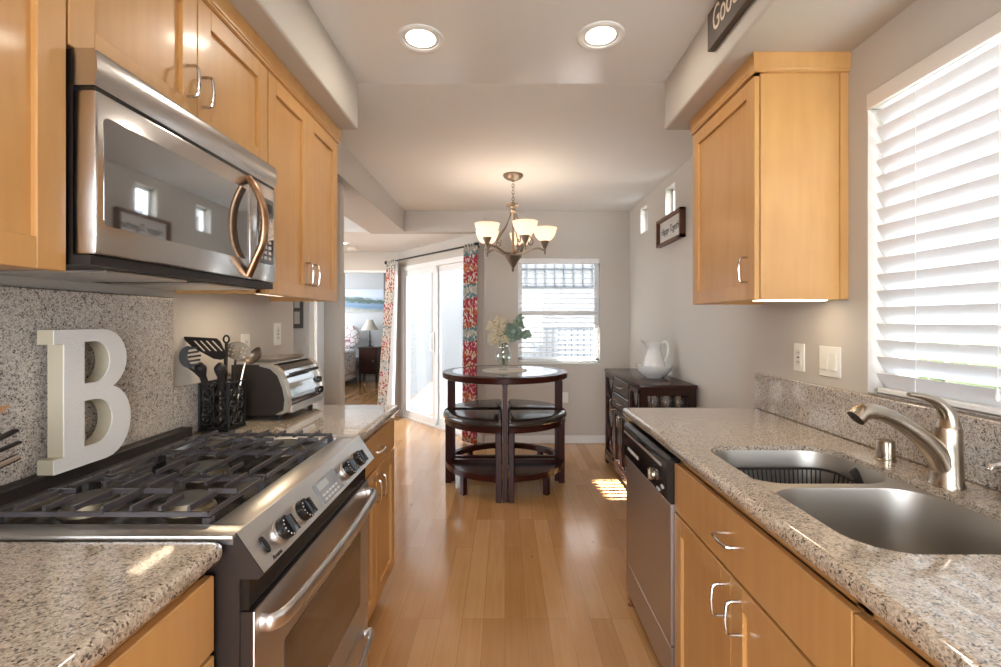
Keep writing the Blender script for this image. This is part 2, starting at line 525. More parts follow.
# ------------------------------------------------------------------ mesh builder
class MB:
    def __init__(s):
        s.v, s.f = [], []

    def add(s, vs, fs):
        b = len(s.v)
        s.v += [tuple(v) for v in vs]
        s.f += [tuple(i + b for i in f) for f in fs]
        return s

    def box(s, x0, x1, y0, y1, z0, z1, bev=0.0, seg=1):
        x0, x1 = min(x0, x1), max(x0, x1)
        y0, y1 = min(y0, y1), max(y0, y1)
        z0, z1 = min(z0, z1), max(z0, z1)
        if bev <= 0:
            vs = [(x, y, z) for z in (z0, z1) for y in (y0, y1) for x in (x0, x1)]
            return s.add(vs, [(0, 2, 3, 1), (4, 5, 7, 6), (0, 1, 5, 4), (2, 6, 7, 3), (0, 4, 6, 2), (1, 3, 7, 5)])
        bm = bmesh.new()
        bmesh.ops.create_cube(bm, size=1)
        for v in bm.verts:
            v.co = Vector(((x0 + x1) / 2 + v.co.x * (x1 - x0), (y0 + y1) / 2 + v.co.y * (y1 - y0), (z0 + z1) / 2 + v.co.z * (z1 - z0)))
        bmesh.ops.bevel(bm, geom=list(bm.edges), offset=bev, segments=seg, affect='EDGES', profile=0.5)
        return s.bm(bm)

    def bm(s, bm):
        bm.verts.index_update()
        s.add([v.co.copy() for v in bm.verts], [[v.index for v in f.verts] for f in bm.faces])
        bm.free()
        return s

    def tube(s, path, r, n=8, closed=False, flat=None):
        P = [Vector(p) for p in path]
        m = len(P)
        R = r if isinstance(r, (list, tuple)) else [r] * m
        # parallel transport frames
        T = []
        for i in range(m):
            a = P[i - 1] if (i > 0 or closed) else P[i]
            b = P[(i + 1) % m] if (i < m - 1 or closed) else P[i]
            T.append((b - a).normalized())
        up = Vector((0, 0, 1)) if abs(T[0].z) < 0.9 else Vector((1, 0, 0))
        N = (up - T[0] * up.dot(T[0])).normalized()
        vs = []
        for i in range(m):
            N = N - T[i] * N.dot(T[i])
            N = N.normalized() if N.length > 1e-6 else Vector((1, 0, 0))
            B = T[i].cross(N)
            for k in range(n):
                a = 2 * PI * k / n
                ca, sa = math.cos(a), math.sin(a)
                if flat:
                    vs.append(P[i] + (N * ca * flat[0] + B * sa * flat[1]) * R[i])
                else:
                    vs.append(P[i] + (N * ca + B * sa) * R[i])
        fs = []
        q = m if closed else m - 1
        for i in range(q):
            j = (i + 1) % m
            for k in range(n):
                l = (k + 1) % n
                fs.append((i * n + k, i * n + l, j * n + l, j * n + k))
        if not closed:
            fs.append(tuple(range(n - 1, -1, -1)))
            fs.append(tuple((m - 1) * n + k for k in range(n)))
        return s.add(vs, fs)

    def lathe(s, prof, c=(0, 0, 0), n=24, mat=None):
        c = Vector(c)
        vs, fs = [], []
        m = len(prof)
        for r, z in prof:
            for k in range(n):
                a = 2 * PI * k / n
                p = Vector((r * math.cos(a), r * math.sin(a), z))
                if mat:
                    p = mat @ p
                vs.append(c + p)
        for i in range(m - 1):
            for k in range(n):
                l = (k + 1) % n
                fs.append((i * n + k, i * n + l, (i + 1) * n + l, (i + 1) * n + k))
        if prof[0][0] > 1e-6:
            fs.append(tuple(range(n - 1, -1, -1)))
        if prof[-1][0] > 1e-6:
            fs.append(tuple((m - 1) * n + k for k in range(n)))
        return s.add(vs, fs)

    def shell(s, prof, c=(0, 0, 0), n=24, mat=None):
        # open lathe without caps
        b = len(s.f)
        s.lathe(prof, c, n, mat)
        s.f = [f for i, f in enumerate(s.f) if i < b or len(f) == 4]
        return s

    def prism(s, poly, axis, a0, a1, holes=()):
        # poly: list of 2-D points in the two other axes (cyclic order X,Y,Z minus axis)
        loops = [list(poly)] + [list(h) for h in holes]
        ax = 'XYZ'.index(axis)
        o = [i for i in range(3) if i != ax]

        def p3(p, a):
            q = [0, 0, 0]
            q[o[0]], q[o[1]], q[ax] = p[0], p[1], a
            return q
        flat = [p for l in loops for p in l]
        nn = len(flat)
        tris = tessellate_polygon([[Vector((p[0], p[1], 0)) for p in l] for l in loops])
        vs = [p3(p, a0) for p in flat] + [p3(p, a1) for p in flat]
        fs = [tuple(t) for t in tris] + [tuple(i + nn for i in reversed(t)) for t in tris]
        st = 0
        for l in loops:
            m = len(l)
            for i in range(m):
                j = (i + 1) % m
                fs.append((st + i, st + j, st + nn + j, st + nn + i))
            st += m
        return s.add(vs, fs)

    def ellip(s, c, rx, ry, rz, n=10, m=8):
        c = Vector(c)
        prof = [(math.sin(PI * i / m), -math.cos(PI * i / m)) for i in range(m + 1)]
        vs, fs = [], []
        for r, z in prof:
            for k in range(n):
                a = 2 * PI * k / n
                vs.append(c + Vector((rx * r * math.cos(a), ry * r * math.sin(a), rz * z)))
        for i in range(m):
            for k in range(n):
                l = (k + 1) % n
                fs.append((i * n + k, i * n + l, (i + 1) * n + l, (i + 1) * n + k))
        return s.add(vs, fs)

    def loft(s, rings, cap0=True, cap1=True):
        n = len(rings[0])
        vs = [p for r in rings for p in r]
        fs = []
        for i in range(len(rings) - 1):
            for k in range(n):
                l = (k + 1) % n
                fs.append((i * n + k, i * n + l, (i + 1) * n + l, (i + 1) * n + k))
        if cap0:
            fs.append(tuple(range(n - 1, -1, -1)))
        if cap1:
            fs.append(tuple((len(rings) - 1) * n + k for k in range(n)))
        return s.add(vs, fs)

    def xform(s, M, start=0):
        s.v = s.v[:start] + [tuple(M @ Vector(v)) for v in s.v[start:]]
        return s

    def build(s, name, mat, parent=None, angle=35, weld=True, solid=0.0, origin=None):
        me = bpy.data.meshes.new(name)
        bm = bmesh.new()
        vv = [bm.verts.new(v) for v in s.v]
        bm.verts.ensure_lookup_table()
        for f in s.f:
            g = []
            for i in f:
                if vv[i] not in g:
                    g.append(vv[i])
            if len(g) >= 3:
                try:
                    bm.faces.new(g)
                except ValueError:
                    pass
        if weld:
            bmesh.ops.remove_doubles(bm, verts=list(bm.verts), dist=1e-6)
            bmesh.ops.dissolve_degenerate(bm, edges=list(bm.edges), dist=1e-7)
        bmesh.ops.recalc_face_normals(bm, faces=list(bm.faces))
        bm.to_mesh(me)
        bm.free()
        for p in me.polygons:
            p.use_smooth = True
        me.set_sharp_from_angle(angle=math.radians(angle))
        me.materials.append(mat)
        o = bpy.data.objects.new(name, me)
        COL.objects.link(o)
        if parent is not None:
            off = Vector((0, 0, 0))
            q = parent
            while q is not None:
                off += q.location
                q = q.parent
            me.transform(Matrix.Translation(-off))
            o.parent = parent
        else:
            if origin is None:
                co = [v.co for v in me.vertices]
                origin = Vector(((min(c.x for c in co) + max(c.x for c in co)) / 2, (min(c.y for c in co) + max(c.y for c in co)) / 2, min(c.z for c in co)))
            me.transform(Matrix.Translation(-Vector(origin)))
            o.location = origin
        if solid:
            md = o.modifiers.new('thickness', 'SOLIDIFY')
            md.thickness = solid
        return o


def B(*a, **k):
    return MB().box(*a, **k)


def tag(o, label, cat, group=None, kind=None):
    o['label'] = label
    o['category'] = cat
    if group:
        o['group'] = group
    if kind:
        o['kind'] = kind
    return o


def thing(name, loc, label, cat, group=None, kind=None):
    o = bpy.data.objects.new(name, None)
    o.empty_display_size = 0.1
    COL.objects.link(o)
    o.location = loc
    return tag(o, label, cat, group, kind)


def struct(name, mb, mat, label, cat, parent=None, angle=35):
    o = mb.build(name, mat, parent, angle)
    o['kind'] = 'structure'
    if parent is None:
        o['label'], o['category'] = label, cat
    return o


def copy_tree(o, parent=None):
    c = o.copy()
    COL.objects.link(c)
    if parent is not None:
        c.parent = parent
    for ch in [x for x in bpy.data.objects if x.parent == o]:
        copy_tree(ch, c)
    return c


def rrect(x0, x1, y0, y1, r, n=6):
    pts = []
    for cx, cy, a0 in ((x1 - r, y1 - r, 0), (x0 + r, y1 - r, PI / 2), (x0 + r, y0 + r, PI), (x1 - r, y0 + r, 3 * PI / 2)):
        for i in range(n + 1):
            a = a0 + PI / 2 * i / n
            pts.append((cx + r * math.cos(a), cy + r * math.sin(a)))
    return pts


def arc(cx, cy, r, a0, a1, n):
    return [(cx + r * math.cos(a0 + (a1 - a0) * i / n), cy + r * math.sin(a0 + (a1 - a0) * i / n)) for i in range(n + 1)]


def smooth_path(pts, sub=6):
    # Catmull-Rom through the points
    P = [Vector(p) for p in pts]
    P = [P[0] * 2 - P[1]] + P + [P[-1] * 2 - P[-2]]
    out = []
    for i in range(1, len(P) - 2):
        for k in range(sub):
            t = k / sub
            a, b, c, d = P[i - 1], P[i], P[i + 1], P[i + 2]
            out.append(0.5 * ((2 * b) + (c - a) * t + (2 * a - 5 * b + 4 * c - d) * t * t + (3 * b - a - 3 * c + d) * t ** 3))
    out.append(P[-2])
    return out


def text_mesh(body, name, mat, parent, M, size, extrude=0.001, shear=0.0, spacing=1.0, sx=1.0):
    cu = bpy.data.curves.new(name, 'FONT')
    cu.body = body
    cu.size = size
    cu.extrude = extrude
    cu.shear = shear
    cu.space_character = spacing
    cu.resolution_u = 3
    cu.align_x = 'CENTER'
    cu.align_y = 'CENTER'
    t = bpy.data.objects.new(name + '_text', cu)
    COL.objects.link(t)
    dg = bpy.context.evaluated_depsgraph_get()
    dg.update()
    me = bpy.data.meshes.new_from_object(t.evaluated_get(dg))
    bpy.data.objects.remove(t)
    bpy.data.curves.remove(cu)
    me.name = name
    me.transform(M @ Matrix.Diagonal((sx, 1, 1, 1)))
    off = Vector((0, 0, 0))
    q = parent
    while q is not None:
        off += q.location
        q = q.parent
    me.transform(Matrix.Translation(-off))
    me.materials.clear()
    me.materials.append(mat)
    o = bpy.data.objects.new(name, me)
    COL.objects.link(o)
    o.parent = parent
    return o


def basis(loc, xdir, ydir):
    x = Vector(xdir).normalized()
    y = Vector(ydir).normalized()
    z = x.cross(y)
    M = Matrix((x, y, z)).transposed().to_4x4()
    M.translation = Vector(loc)
    return M


# ------------------------------------------------------------------ the setting
YR = -1.7   # rear of the kitchen, behind the camera
struct('floor', B(-4.3, 1.5, YR - 0.2, 6.66, -0.1, 0).box(-4.7, -1.63, 6.66, 10.5, -0.1, 0), MAPLEFLOOR, 'honey maple plank floor running from the kitchen to the dining room', 'floor')
struct('ceiling', B(-0.76, 0.82, YR, 2.375, 2.53, 2.66), CEILK, 'glossy white kitchen ceiling between the two soffits', 'ceiling')
struct('ceiling_dining', B(-1.10, 1.48, 2.375, 5.2, 2.53, 2.66), CEIL, 'matte white raised ceiling over the dining table', 'ceiling')
struct('ceiling_living', B(-4.3, -1.10, 2.0, 5.2, 2.53, 2.66).box(-4.3, -1.49, 5.12, 5.25, 2.30, 2.52), CEIL, 'white raised ceiling of the living area on the left', 'ceiling')
struct('ceiling_patio_door', B(-4.3, 0.2, 5.24, 6.75, 2.301, 2.45), CEIL, 'lower white ceiling in front of the sliding door', 'ceiling')
struct('soffit_left', B(-1.30, -0.74, YR, 2.375, 2.292, 2.60, bev=0.012, seg=3), WALL, 'painted soffit above the left hand wall cabinets', 'soffit')
struct('soffit_right', B(0.803, 1.40, YR, 2.375, 2.292, 2.60, bev=0.012, seg=3), WALL, 'painted soffit above the right hand cabinet and window', 'soffit')
struct('ceiling_beam', B(-1.49, -1.10, 2.375, 5.24, 2.301, 2.60), WALL, 'painted dropped beam left of the dining ceiling', 'beam')
struct('ceiling_header', B(-1.10, -0.24, 5.12, 5.24, 2.301, 2.60), WALL, 'painted header where the dining ceiling drops before the sliding door', 'beam')


def wall_x(mb, x0, x1, y0, y1, z0, z1, holes):
    # wall slab across X with rectangular openings given in (ya, yb, za, zb)
    ys = sorted({y0, y1, *[h[0] for h in holes], *[h[1] for h in holes]})
    for a, b in zip(ys[:-1], ys[1:]):
        hs = sorted([(h[2], h[3]) for h in holes if h[0] <= a and h[1] >= b])
        z = z0
        for za, zb in hs:
            if za > z:
                mb.box(x0, x1, a, b, z, za)
            z = zb
        if z < z1:
            mb.box(x0, x1, a, b, z, z1)
    return mb


def wall_y(mb, y0, y1, x0, x1, z0, z1, holes):
    xs = sorted({x0, x1, *[h[0] for h in holes], *[h[1] for h in holes]})
    for a, b in zip(xs[:-1], xs[1:]):
        hs = sorted([(h[2], h[3]) for h in holes if h[0] <= a and h[1] >= b])
        z = z0
        for za, zb in hs:
            if za > z:
                mb.box(a, b, y0, y1, z, za)
            z = zb
        if z < z1:
            mb.box(a, b, y0, y1, z, z1)
    return mb


KW = (0.30, 1.60, 1.085, 2.10)     # kitchen window opening Y, Z
struct('wall_right', wall_x(MB(), 1.235, 1.37, YR, 2.34, 0, 2.6, [KW]), WALL, 'greige kitchen wall with the wide window over the sink', 'wall')
struct('wall_dining_right', wall_x(MB(), 1.36, 1.48, 2.30, 5.24, 0, 2.6, [(3.76, 3.985, 2.20, 2.445), (4.49, 4.714, 2.20, 2.45)]), WALL,
       'greige dining room wall with two small high windows', 'wall')
DW_ = (0.142, 1.035, 0.873, 2.016)
struct('wall_back', wall_y(MB(), 5.12, 5.24, -0.24, 1.48, 0, 2.6, [DW_]), WALL, 'greige far wall of the dining room with the blind covered window', 'wall')
struct('wall_left', B(-1.30, -1.18, YR, 2.62, 0, 2.6), WALL, 'greige kitchen wall behind the range and toaster', 'wall')
struct('wall_rear', wall_y(MB(), YR - 0.12, YR, -1.3, 1.4, 0, 2.6, [(-1.05, 1.05, 0.05, 2.2)]), WALL, 'kitchen wall behind the camera with an opening added for fill light', 'wall')
# hall end wall with a door edge
struct('wall_hall', MB().box(-1.268, -1.145, 3.28, 3.35, 0, 2.52, bev=0.012, seg=3), WALL, 'bullnose end of the hall wall just past the upper cabinets', 'wall')
struct('wall_hall_return', MB().box(-4.3, -1.354, 3.25, 3.33, 0, 2.52), WHITE, 'white hall wall carrying the narrow grey frame', 'wall')
dh = struct('door_1', B(-1.352, -1.283, 3.36, 3.40, 0.01, 2.03, bev=0.003).box(-1.345, -1.29, 3.352, 3.362, 0.2, 1.15, bev=0.003).box(-1.345, -1.29, 3.352, 3.362, 1.2, 1.95, bev=0.003), WHITE,
            'white panelled door seen edge on in the hall', 'door')
struct('wall_hall_side', B(-1.36, -1.262, 3.36, 3.5, 2.03, 2.52), WALL, 'painted wall above the hall door', 'wall')
struct('wall_living_left', wall_x(MB(), -4.42, -4.3, 2.0, 6.7, 0, 2.6, [(3.0, 5.0, 0.8, 2.1)]), WALL, 'far left living area wall', 'wall')  # unseen opening, added to light the living area
struct('wall_living_rear', B(-4.3, -1.30, 1.9, 2.0, 0, 2.6), WALL, 'living area wall behind the kitchen', 'wall')
# bedroom doorway wall
struct('wall_bedroom_doorway', wall_y(MB(), 6.62, 6.74, -4.42, -1.40, 0, 2.45, [(-2.295, -1.62, 0, 2.02)]), WALL, 'greige wall with the bedroom doorway', 'wall')
struct('wall_bedroom_back', B(-4.8, -1.62, 10.42, 10.54, 0, 2.6), simple('bedroom_wall_paint', (0.50, 0.51, 0.52), 0.7), 'pale bedroom wall with the coastal picture', 'wall')
struct('wall_bedroom_left', wall_x(MB(), -4.82, -4.7, 6.7, 10.5, 0, 2.6, [(8.3, 10.1, 0.6, 2.2)]), WHITE, 'bedroom wall on the left with an opening added for light', 'wall')  # unseen opening, added to brighten the bedroom
struct('wall_bedroom_right', B(-1.74, -1.62, 6.74, 10.5, 0, 3.2), STUCCO, 'white stucco bedroom wall seen through the left sliding door panel', 'wall')
struct('ceiling_bedroom', B(-4.8, -1.63, 6.74, 10.5, 2.44, 2.55), CEIL, 'white bedroom ceiling', 'ceiling')
# diagonal wall with sliding door
A0 = Vector((-0.24, 5.12, 0))
DV = Vector((-0.644, 0.765, 0))
NV = Vector((-0.765, -0.644, 0))     # into the room


def dg(t, n, z):
    p = A0 + DV * t + NV * n
    return (p.x, p.y, z)


def dbox(mb, t0, t1, n0, n1, z0, z1):
    vs = [dg(t, n, z) for z in (z0, z1) for n in (n0, n1) for t in (t0, t1)]
    return mb.add(vs, [(0, 2, 3, 1), (4, 5, 7, 6), (0, 1, 5, 4), (2, 6, 7, 3), (0, 4, 6, 2), (1, 3, 7, 5)])


T0, T1 = 0.10, 1.86
mb = MB()
dbox(mb, -0.02, T0, -0.12, 0, 0, 2.45)
dbox(mb, T1, 2.06, -0.12, 0, 0, 2.45)
dbox(mb, T0, T1, -0.12, 0, 2.08, 2.45)
struct('wall_diagonal', mb, WALL, 'greige angled wall around the sliding glass door', 'wall')
# baseboards
mb = MB().box(-0.23, 1.36, 5.105, 5.12, 0, 0.085, bev=0.003)
struct('baseboard_back', mb, WHITE, 'white baseboard under the dining window', 'baseboard')
struct('baseboard_right', B(1.345, 1.36, 2.34, 5.12, 0, 0.085, bev=0.003), WHITE, 'white baseboard along the dining room right wall', 'baseboard')
mb = MB()
dbox(mb, 0.0, T0, 0, 0.014, 0, 0.085)
dbox(mb, T1, 2.0, 0, 0.014, 0, 0.085)
struct('baseboard_diagonal', mb, WHITE, 'white baseboard beside the sliding door', 'baseboard')
struct('baseboard_bedroom', B(-4.7, -1.75, 10.405, 10.42, 0, 0.10), WHITE, 'white baseboard along the bedroom wall', 'baseboard')
# doorway trim of the bedroom
struct('trim_1', B(-2.33, -2.285, 6.605, 6.625, 0, 2.03).box(-2.33, -1.6, 6.605, 6.625, 2.01, 2.04), WHITE, 'white edge trim around the bedroom doorway', 'trim')

# ------------------------------------------------------------------ windows
# kitchen window behind its blind
w1 = thing('window_1', (1.32, 0.95, 1.085), 'wide white framed window over the sink behind the closed blind', 'window', kind='structure')
mb = MB().box(1.30, 1.36, KW[0], KW[1], KW[2], KW[2] + 0.05).box(1.30, 1.36, KW[0], KW[1], KW[3] - 0.05, KW[3])
for y in (KW[0], 0.925, KW[1] - 0.05):
    mb.box(1.30, 1.36, y, y + 0.05, KW[2], KW[3])
mb.build('window_frame', WHITE, w1)
B(1.33, 1.336, KW[0] + 0.04, KW[1] - 0.04, KW[2] + 0.04, KW[3] - 0.04).build('pane', GLASS, w1)
# the stone sill on top of the splash
# dining window
w2 = thing('window_2', (0.59, 5.2, 0.873), 'white sash window in the dining room far wall', 'window', kind='structure')
mb = MB().box(DW_[0], DW_[1], 5.18, 5.23, DW_[2], DW_[2] + 0.045).box(DW_[0], DW_[1], 5.18, 5.23, DW_[3] - 0.045, DW_[3])
mb.box(DW_[0], DW_[0] + 0.045, 5.18, 5.23, DW_[2], DW_[3]).box(DW_[1] - 0.045, DW_[1], 5.18, 5.23, DW_[2], DW_[3])
mb.box(DW_[0], DW_[1], 5.175, 5.22, 1.39, 1.445)
mb.build('window_frame', WHITE, w2)
B(DW_[0] + 0.04, DW_[1] - 0.04, 5.20, 5.206, DW_[2] + 0.04, DW_[3] - 0.04).build('pane', GLASS, w2)
B(DW_[0], DW_[1], 5.11, 5.18, DW_[2] - 0.012, DW_[2] + 0.004, bev=0.003).build('window_sill', WHITE, w2)
# two small high windows
for k, (ya, yb, za, zb) in enumerate([(3.76, 3.985, 2.20, 2.445), (4.49, 4.714, 2.20, 2.45)]):
    w = thing('window_%d' % (3 + k), (1.42, (ya + yb) / 2, za), ['small high square window above the wooden framed picture', 'small high square window nearest the dining room corner'][k], 'window', kind='structure')
    mb = MB()
    for y in (ya, yb - 0.022):
        mb.box(1.42, 1.45, y, y + 0.022, za, zb)
    for z in (za, zb - 0.022):
        mb.box(1.42, 1.45, ya, yb, z, z + 0.022)
    mb.build('window_frame', WHITE, w)
    B(1.434, 1.438, ya + .01, yb - .01, za + .01, zb - .01).build('pane', GLASS, w)
# unseen rear opening, added to let in fill light
w5 = thing('window_5', (0, YR - 0.06, 0.05), 'wide framed opening added behind the camera for fill light', 'window', kind='structure')
mb = MB()
for x in (-1.05, -0.03, 0.99):
    mb.box(x, x + 0.06, YR - 0.09, YR - 0.03, 0.05, 2.2)
mb.box(-1.05, 1.05, YR - 0.09, YR - 0.03, 0.05, 0.12).box(-1.05, 1.05, YR - 0.09, YR - 0.03, 2.13, 2.2)
mb.build('window_frame', WHITE, w5)

# sliding glass door
sd = thing('door_2', dg(1.0, -0.06, 0.0), 'white framed sliding glass patio door in the angled wall', 'door', kind='structure')
mb = MB()
dbox(mb, T0, T0 + 0.05, -0.10, 0.008, 0, 2.08)
dbox(mb, T1 - 0.05, T1, -0.10, 0.008, 0, 2.08)
dbox(mb, T0, T1, -0.10, 0.008, 2.02, 2.08)
dbox(mb, T0, T1, -0.10, 0.004, 0, 0.025)
mb.build('door_frame', WHITE, sd)


def slider_panel(t0, t1, n):
    mb = MB()
    w = 0.075
    dbox(mb, t0, t0 + w, n - 0.02, n + 0.015, 0.025, 2.02)
    dbox(mb, t1 - w, t1, n - 0.02, n + 0.015, 0.025, 2.02)
    dbox(mb, t0 + w, t1 - w, n - 0.02, n + 0.015, 1.95, 2.02)
    dbox(mb, t0 + w, t1 - w, n - 0.02, n + 0.015, 0.025, 0.11)
    p = mb.build('sliding_panel', WHITE, sd)
    g = MB()
    dbox(g, t0 + w - .01, t1 - w + .01, n - 0.004, n + 0.002, 0.10, 1.96)
    g.build('pane', GLASS, p)
    return p


slider_panel(T0 + 0.05, 1.04, -0.07)
pn = slider_panel(0.98, T1 - 0.05, -0.02)
hm = MB()
dbox(hm, 1.005, 1.03, -0.005, 0.02, 0.93, 1.20)
hm.tube([dg(1.018, 0.01, 0.95), dg(1.018, 0.05, 0.97), dg(1.018, 0.055, 1.06), dg(1.018, 0.05, 1.16), dg(1.018, 0.01, 1.18)], 0.009, 6)
hm.build('handle', STEEL, pn)

# ------------------------------------------------------------------ outside
struct('ground_patio', B(-9, 9, 5.25, 20, -0.2, -0.03).box(1.5, 9, -6, 5.3, -0.2, -0.03).box(-9, -4.5, -6, 7, -0.2, -0.03).box(-4.5, 4, -7, -1.9, -0.2, -0.03), CONCRETE, 'pale concrete patio outside the glass doors', 'ground')
hs = thing('outside_house', (1.0, 12.5, -0.03), 'white neighbouring house seen through the dining window', 'house')
MB().box(-6, -0.22, 12.0, 12.4, -0.03, 7.2).box(-0.2, 7, 12.0, 14, -0.03, 6.0).build('wall', STUCCO, hs)  # tall left wing and roof heights shaped to block the sun
mb = MB()
for x in [0.30 + i * 0.24 for i in range(9)]:
    mb.box(x, x + 0.03, 11.93, 12.0, 2.2, 4.0)
for z in (2.2, 2.65, 3.1, 3.55, 4.0):
    mb.box(0.30, 2.25, 11.93, 12.0, z, z + 0.03)
mb.build('window_grid', STUCCOG, hs)
mb = MB()
for x in [0.7 + i * 0.15 for i in range(14)]:
    mb.box(x, x + 0.03, 11.4, 11.43, 0.35, 1.15)
mb.box(0.7, 2.75, 11.38, 11.45, 1.12, 1.18).box(0.7, 2.75, 11.38, 11.45, 0.3, 0.36)
mb.build('railing', STUCCOG, hs)
MB().box(-0.95, -0.80, 11.9, 12.0, 1.0, 2.6).build('window', STUCCOG, hs)
MB().box(-0.2, 7, 11.5, 12.0, 4.6, 4.75).build('eave', STUCCOG, hs)
sun_blk = tag(B(0.05, 3.0, 5.26, 6.85, 2.50, 2.58).build('sun_blocker', STUCCO), 'unseen white cover added above the dining window to block sun', 'sun blocker')  # added out of view to cut the sun above the lower sash
sun_blk['kind'] = 'structure'
hd = MB()
for i in range(260):
    c = (2.9 + random.uniform(-.25, .25), random.uniform(-0.5, 3.2), random.uniform(0, 1.15))
    hd.ellip(c, 0.12, 0.12, 0.10, 6, 4)
tag(hd.build('garden_hedge', GREENERY), 'low green hedge outside the kitchen window', 'hedge', kind='stuff')

# ------------------------------------------------------------------ blinds
bl = thing('window_blind', (1.25, 0.95, 1.095), 'wide white slatted blind closed over the kitchen sink window', 'blind')
B(1.226, 1.240, KW[0] - 0.01, KW[1] - 0.005, 2.045, 2.098, bev=0.002).build('valance', VALANCE, bl)
B(1.243, 1.290, KW[0] + 0.01, KW[1] - 0.012, 2.045, 2.096, bev=0.003).build('head_rail', WHITE, bl)
mb = MB()
tilt = math.radians(57)
z = 1.130
nsl = 0
while z < 2.03:
    wd = 0.031
    dx, dz = math.cos(tilt) * wd, math.sin(tilt) * wd
    cx = 1.268
    pts = []
    for i in range(7):
        t = -1 + 2 * i / 6
        cr = 0.004 * (1 - t * t)
        pts.append((cx - t * dx - cr * math.sin(tilt), z + t * dz - cr * math.cos(tilt)))
    th = 0.0028
    back = [(p[0] + th * math.sin(tilt), p[1] + th * math.cos(tilt)) for p in reversed(pts)]
    y0, y1 = KW[0] + 0.015, KW[1] - 0.018
    n = len(pts) * 2
    ring = pts + back
    mb.loft([[(p[0], y0, p[1]) for p in ring], [(p[0], y1, p[1]) for p in ring]])
    z += 0.0548
    nsl += 1
mb.build('slats', SLAT, bl, angle=50)
B(1.252, 1.284, KW[0] + 0.015, KW[1] - 0.018, 1.090, 1.106, bev=0.003).build('bottom_rail', WHITE, bl)
for y in (0.45, 0.95, 1.43):
    mb = MB()
    for x in (1.248, 1.289):
        mb.tube([(x, y, 1.10), (x, y, 2.06)], 0.0012, 5)
    mb.build('ladder_cord', WHITE, bl)
cd = MB().tube([(1.228, 1.17, 2.05), (1.226, 1.165, 1.6), (1.226, 1.17, 1.16)], 0.0012, 5)
cd.lathe([(0.001, 0.03), (0.006, 0.0), (0.004, -0.01)], (1.226, 1.17, 1.14), 8)
cd.build('pull_cord', WHITE, bl)

b2 = thing('window_blind', (0.59, 5.15, 0.88), 'thin white open slat blind on the dining room window', 'blind')
B(DW_[0] + .004, DW_[1] - .004, 5.12, 5.165, 1.955, 2.014, bev=0.003).build('head_rail', WHITE, b2)
mb = MB()
z = 0.93
while z < 1.95:
    tl = math.radians(-8)
    a = 0.0235
    vs = [(DW_[0] + .006, 5.147 - a, z + a * math.sin(tl)), (DW_[1] - .006, 5.147 - a, z + a * math.sin(tl)), (DW_[1] - .006, 5.147 + a, z - a * math.sin(tl)), (DW_[0] + .006, 5.147 + a, z - a * math.sin(tl))]
    top = [(x, y, zz + 0.0025) for x, y, zz in vs]
    mb.loft([vs, top])
    z += 0.054
mb.build('slats', SLAT2, b2)
B(DW_[0] + .006, DW_[1] - .006, 5.13, 5.165, 0.884, 0.90, bev=0.002).build('bottom_rail', WHITE, b2)
for x in (0.26, 0.59, 0.92):
    MB().tube([(x, 5.123, 0.89), (x, 5.123, 1.96)], 0.0012, 5).build('ladder_cord', WHITE, b2)

# ------------------------------------------------------------------ cabinets


def shaker(parent, side, xf, y0, y1, z0, z1, mat=MAPLE, w=0.058, name='door', slab=False):
    """framed door with a recessed panel, facing +X (side 1) or -X (side -1), front face at xf"""
    xb = xf - side * 0.02
    mb = MB()
    if slab:
        mb.box(xb, xf, y0, y1, z0, z1, bev=0.0025)
    else:
        mb.box(xb, xf, y0, y0 + w, z0, z1, bev=0.0018).box(xb, xf, y1 - w, y1, z0, z1, bev=0.0018)
        mb.box(xb, xf, y0 + w, y1 - w, z0, z0 + w, bev=0.0012).box(xb, xf, y0 + w, y1 - w, z1 - w, z1, bev=0.0012)
        mb.box(xb, xf - side * 0.011, y0 + w - .004, y1 - w + .004, z0 + w - .004, z1 - w + .004)
    return mb.build(name, mat, parent)


def pull(parent, side, xf, y, z, vert=True, ln=0.092, pr=0.030, r=0.0042, mat=CHROME):
    h = ln / 2
    c = 0.010
    prof = [(0, -h), (pr - c, -h), (pr - c * 0.3, -h + c * 0.3), (pr, -h + c), (pr + 0.003, 0), (pr, h - c), (pr - c * 0.3, h - c * 0.3), (pr - c, h), (0, h)]
    if vert:
        path = [(xf + side * d, y, z + u) for d, u in prof]
    else:
        path = [(xf + side * d, y + u, z) for d, u in prof]
    return MB().tube(path, r, 8).build('handle', mat, parent)


# --- left wall cabinets
FX = -0.845
c1 = thing('wall_cabinet', (-1.0, 0.60, 1.425), 'tall maple wall cabinet at the left edge beside the microwave', 'cabinet')
B(-1.178, FX - 0.021, 0.30, 0.904, 1.428, 2.235).build('body', MAPLE, c1)
shaker(c1, 1, FX, 0.303, 0.906, 1.425, 2.225)
pull(c1, 1, FX, 0.34, 1.52)
c2 = thing('wall_cabinet', (-1.0, 1.29, 1.87), 'short two door maple wall cabinet above the microwave', 'cabinet')
B(-1.178, FX - 0.021, 0.909, 1.674, 1.868, 2.235).build('body', MAPLE, c2)
for a, b, hy in ((0.911, 1.2905, 1.250), (1.2935, 1.673, 1.312)):
    d = shaker(c2, 1, FX, a, b, 1.866, 2.225)
    pull(d, 1, FX, hy, 1.968, ln=0.082)
c3 = thing('wall_cabinet', (-1.0, 2.03, 1.427), 'two door maple wall cabinet to the right of the microwave', 'cabinet')
B(-1.178, FX - 0.021, 1.679, 2.372, 1.45, 2.235).box(FX - 0.045, FX - 0.021, 1.679, 2.372, 1.428, 1.46).box(-1.178, FX - 0.03, 2.355, 2.372, 1.428, 1.46).box(-1.178, FX - 0.03, 1.679, 1.695, 1.428, 1.46).build('body', MAPLE, c3)
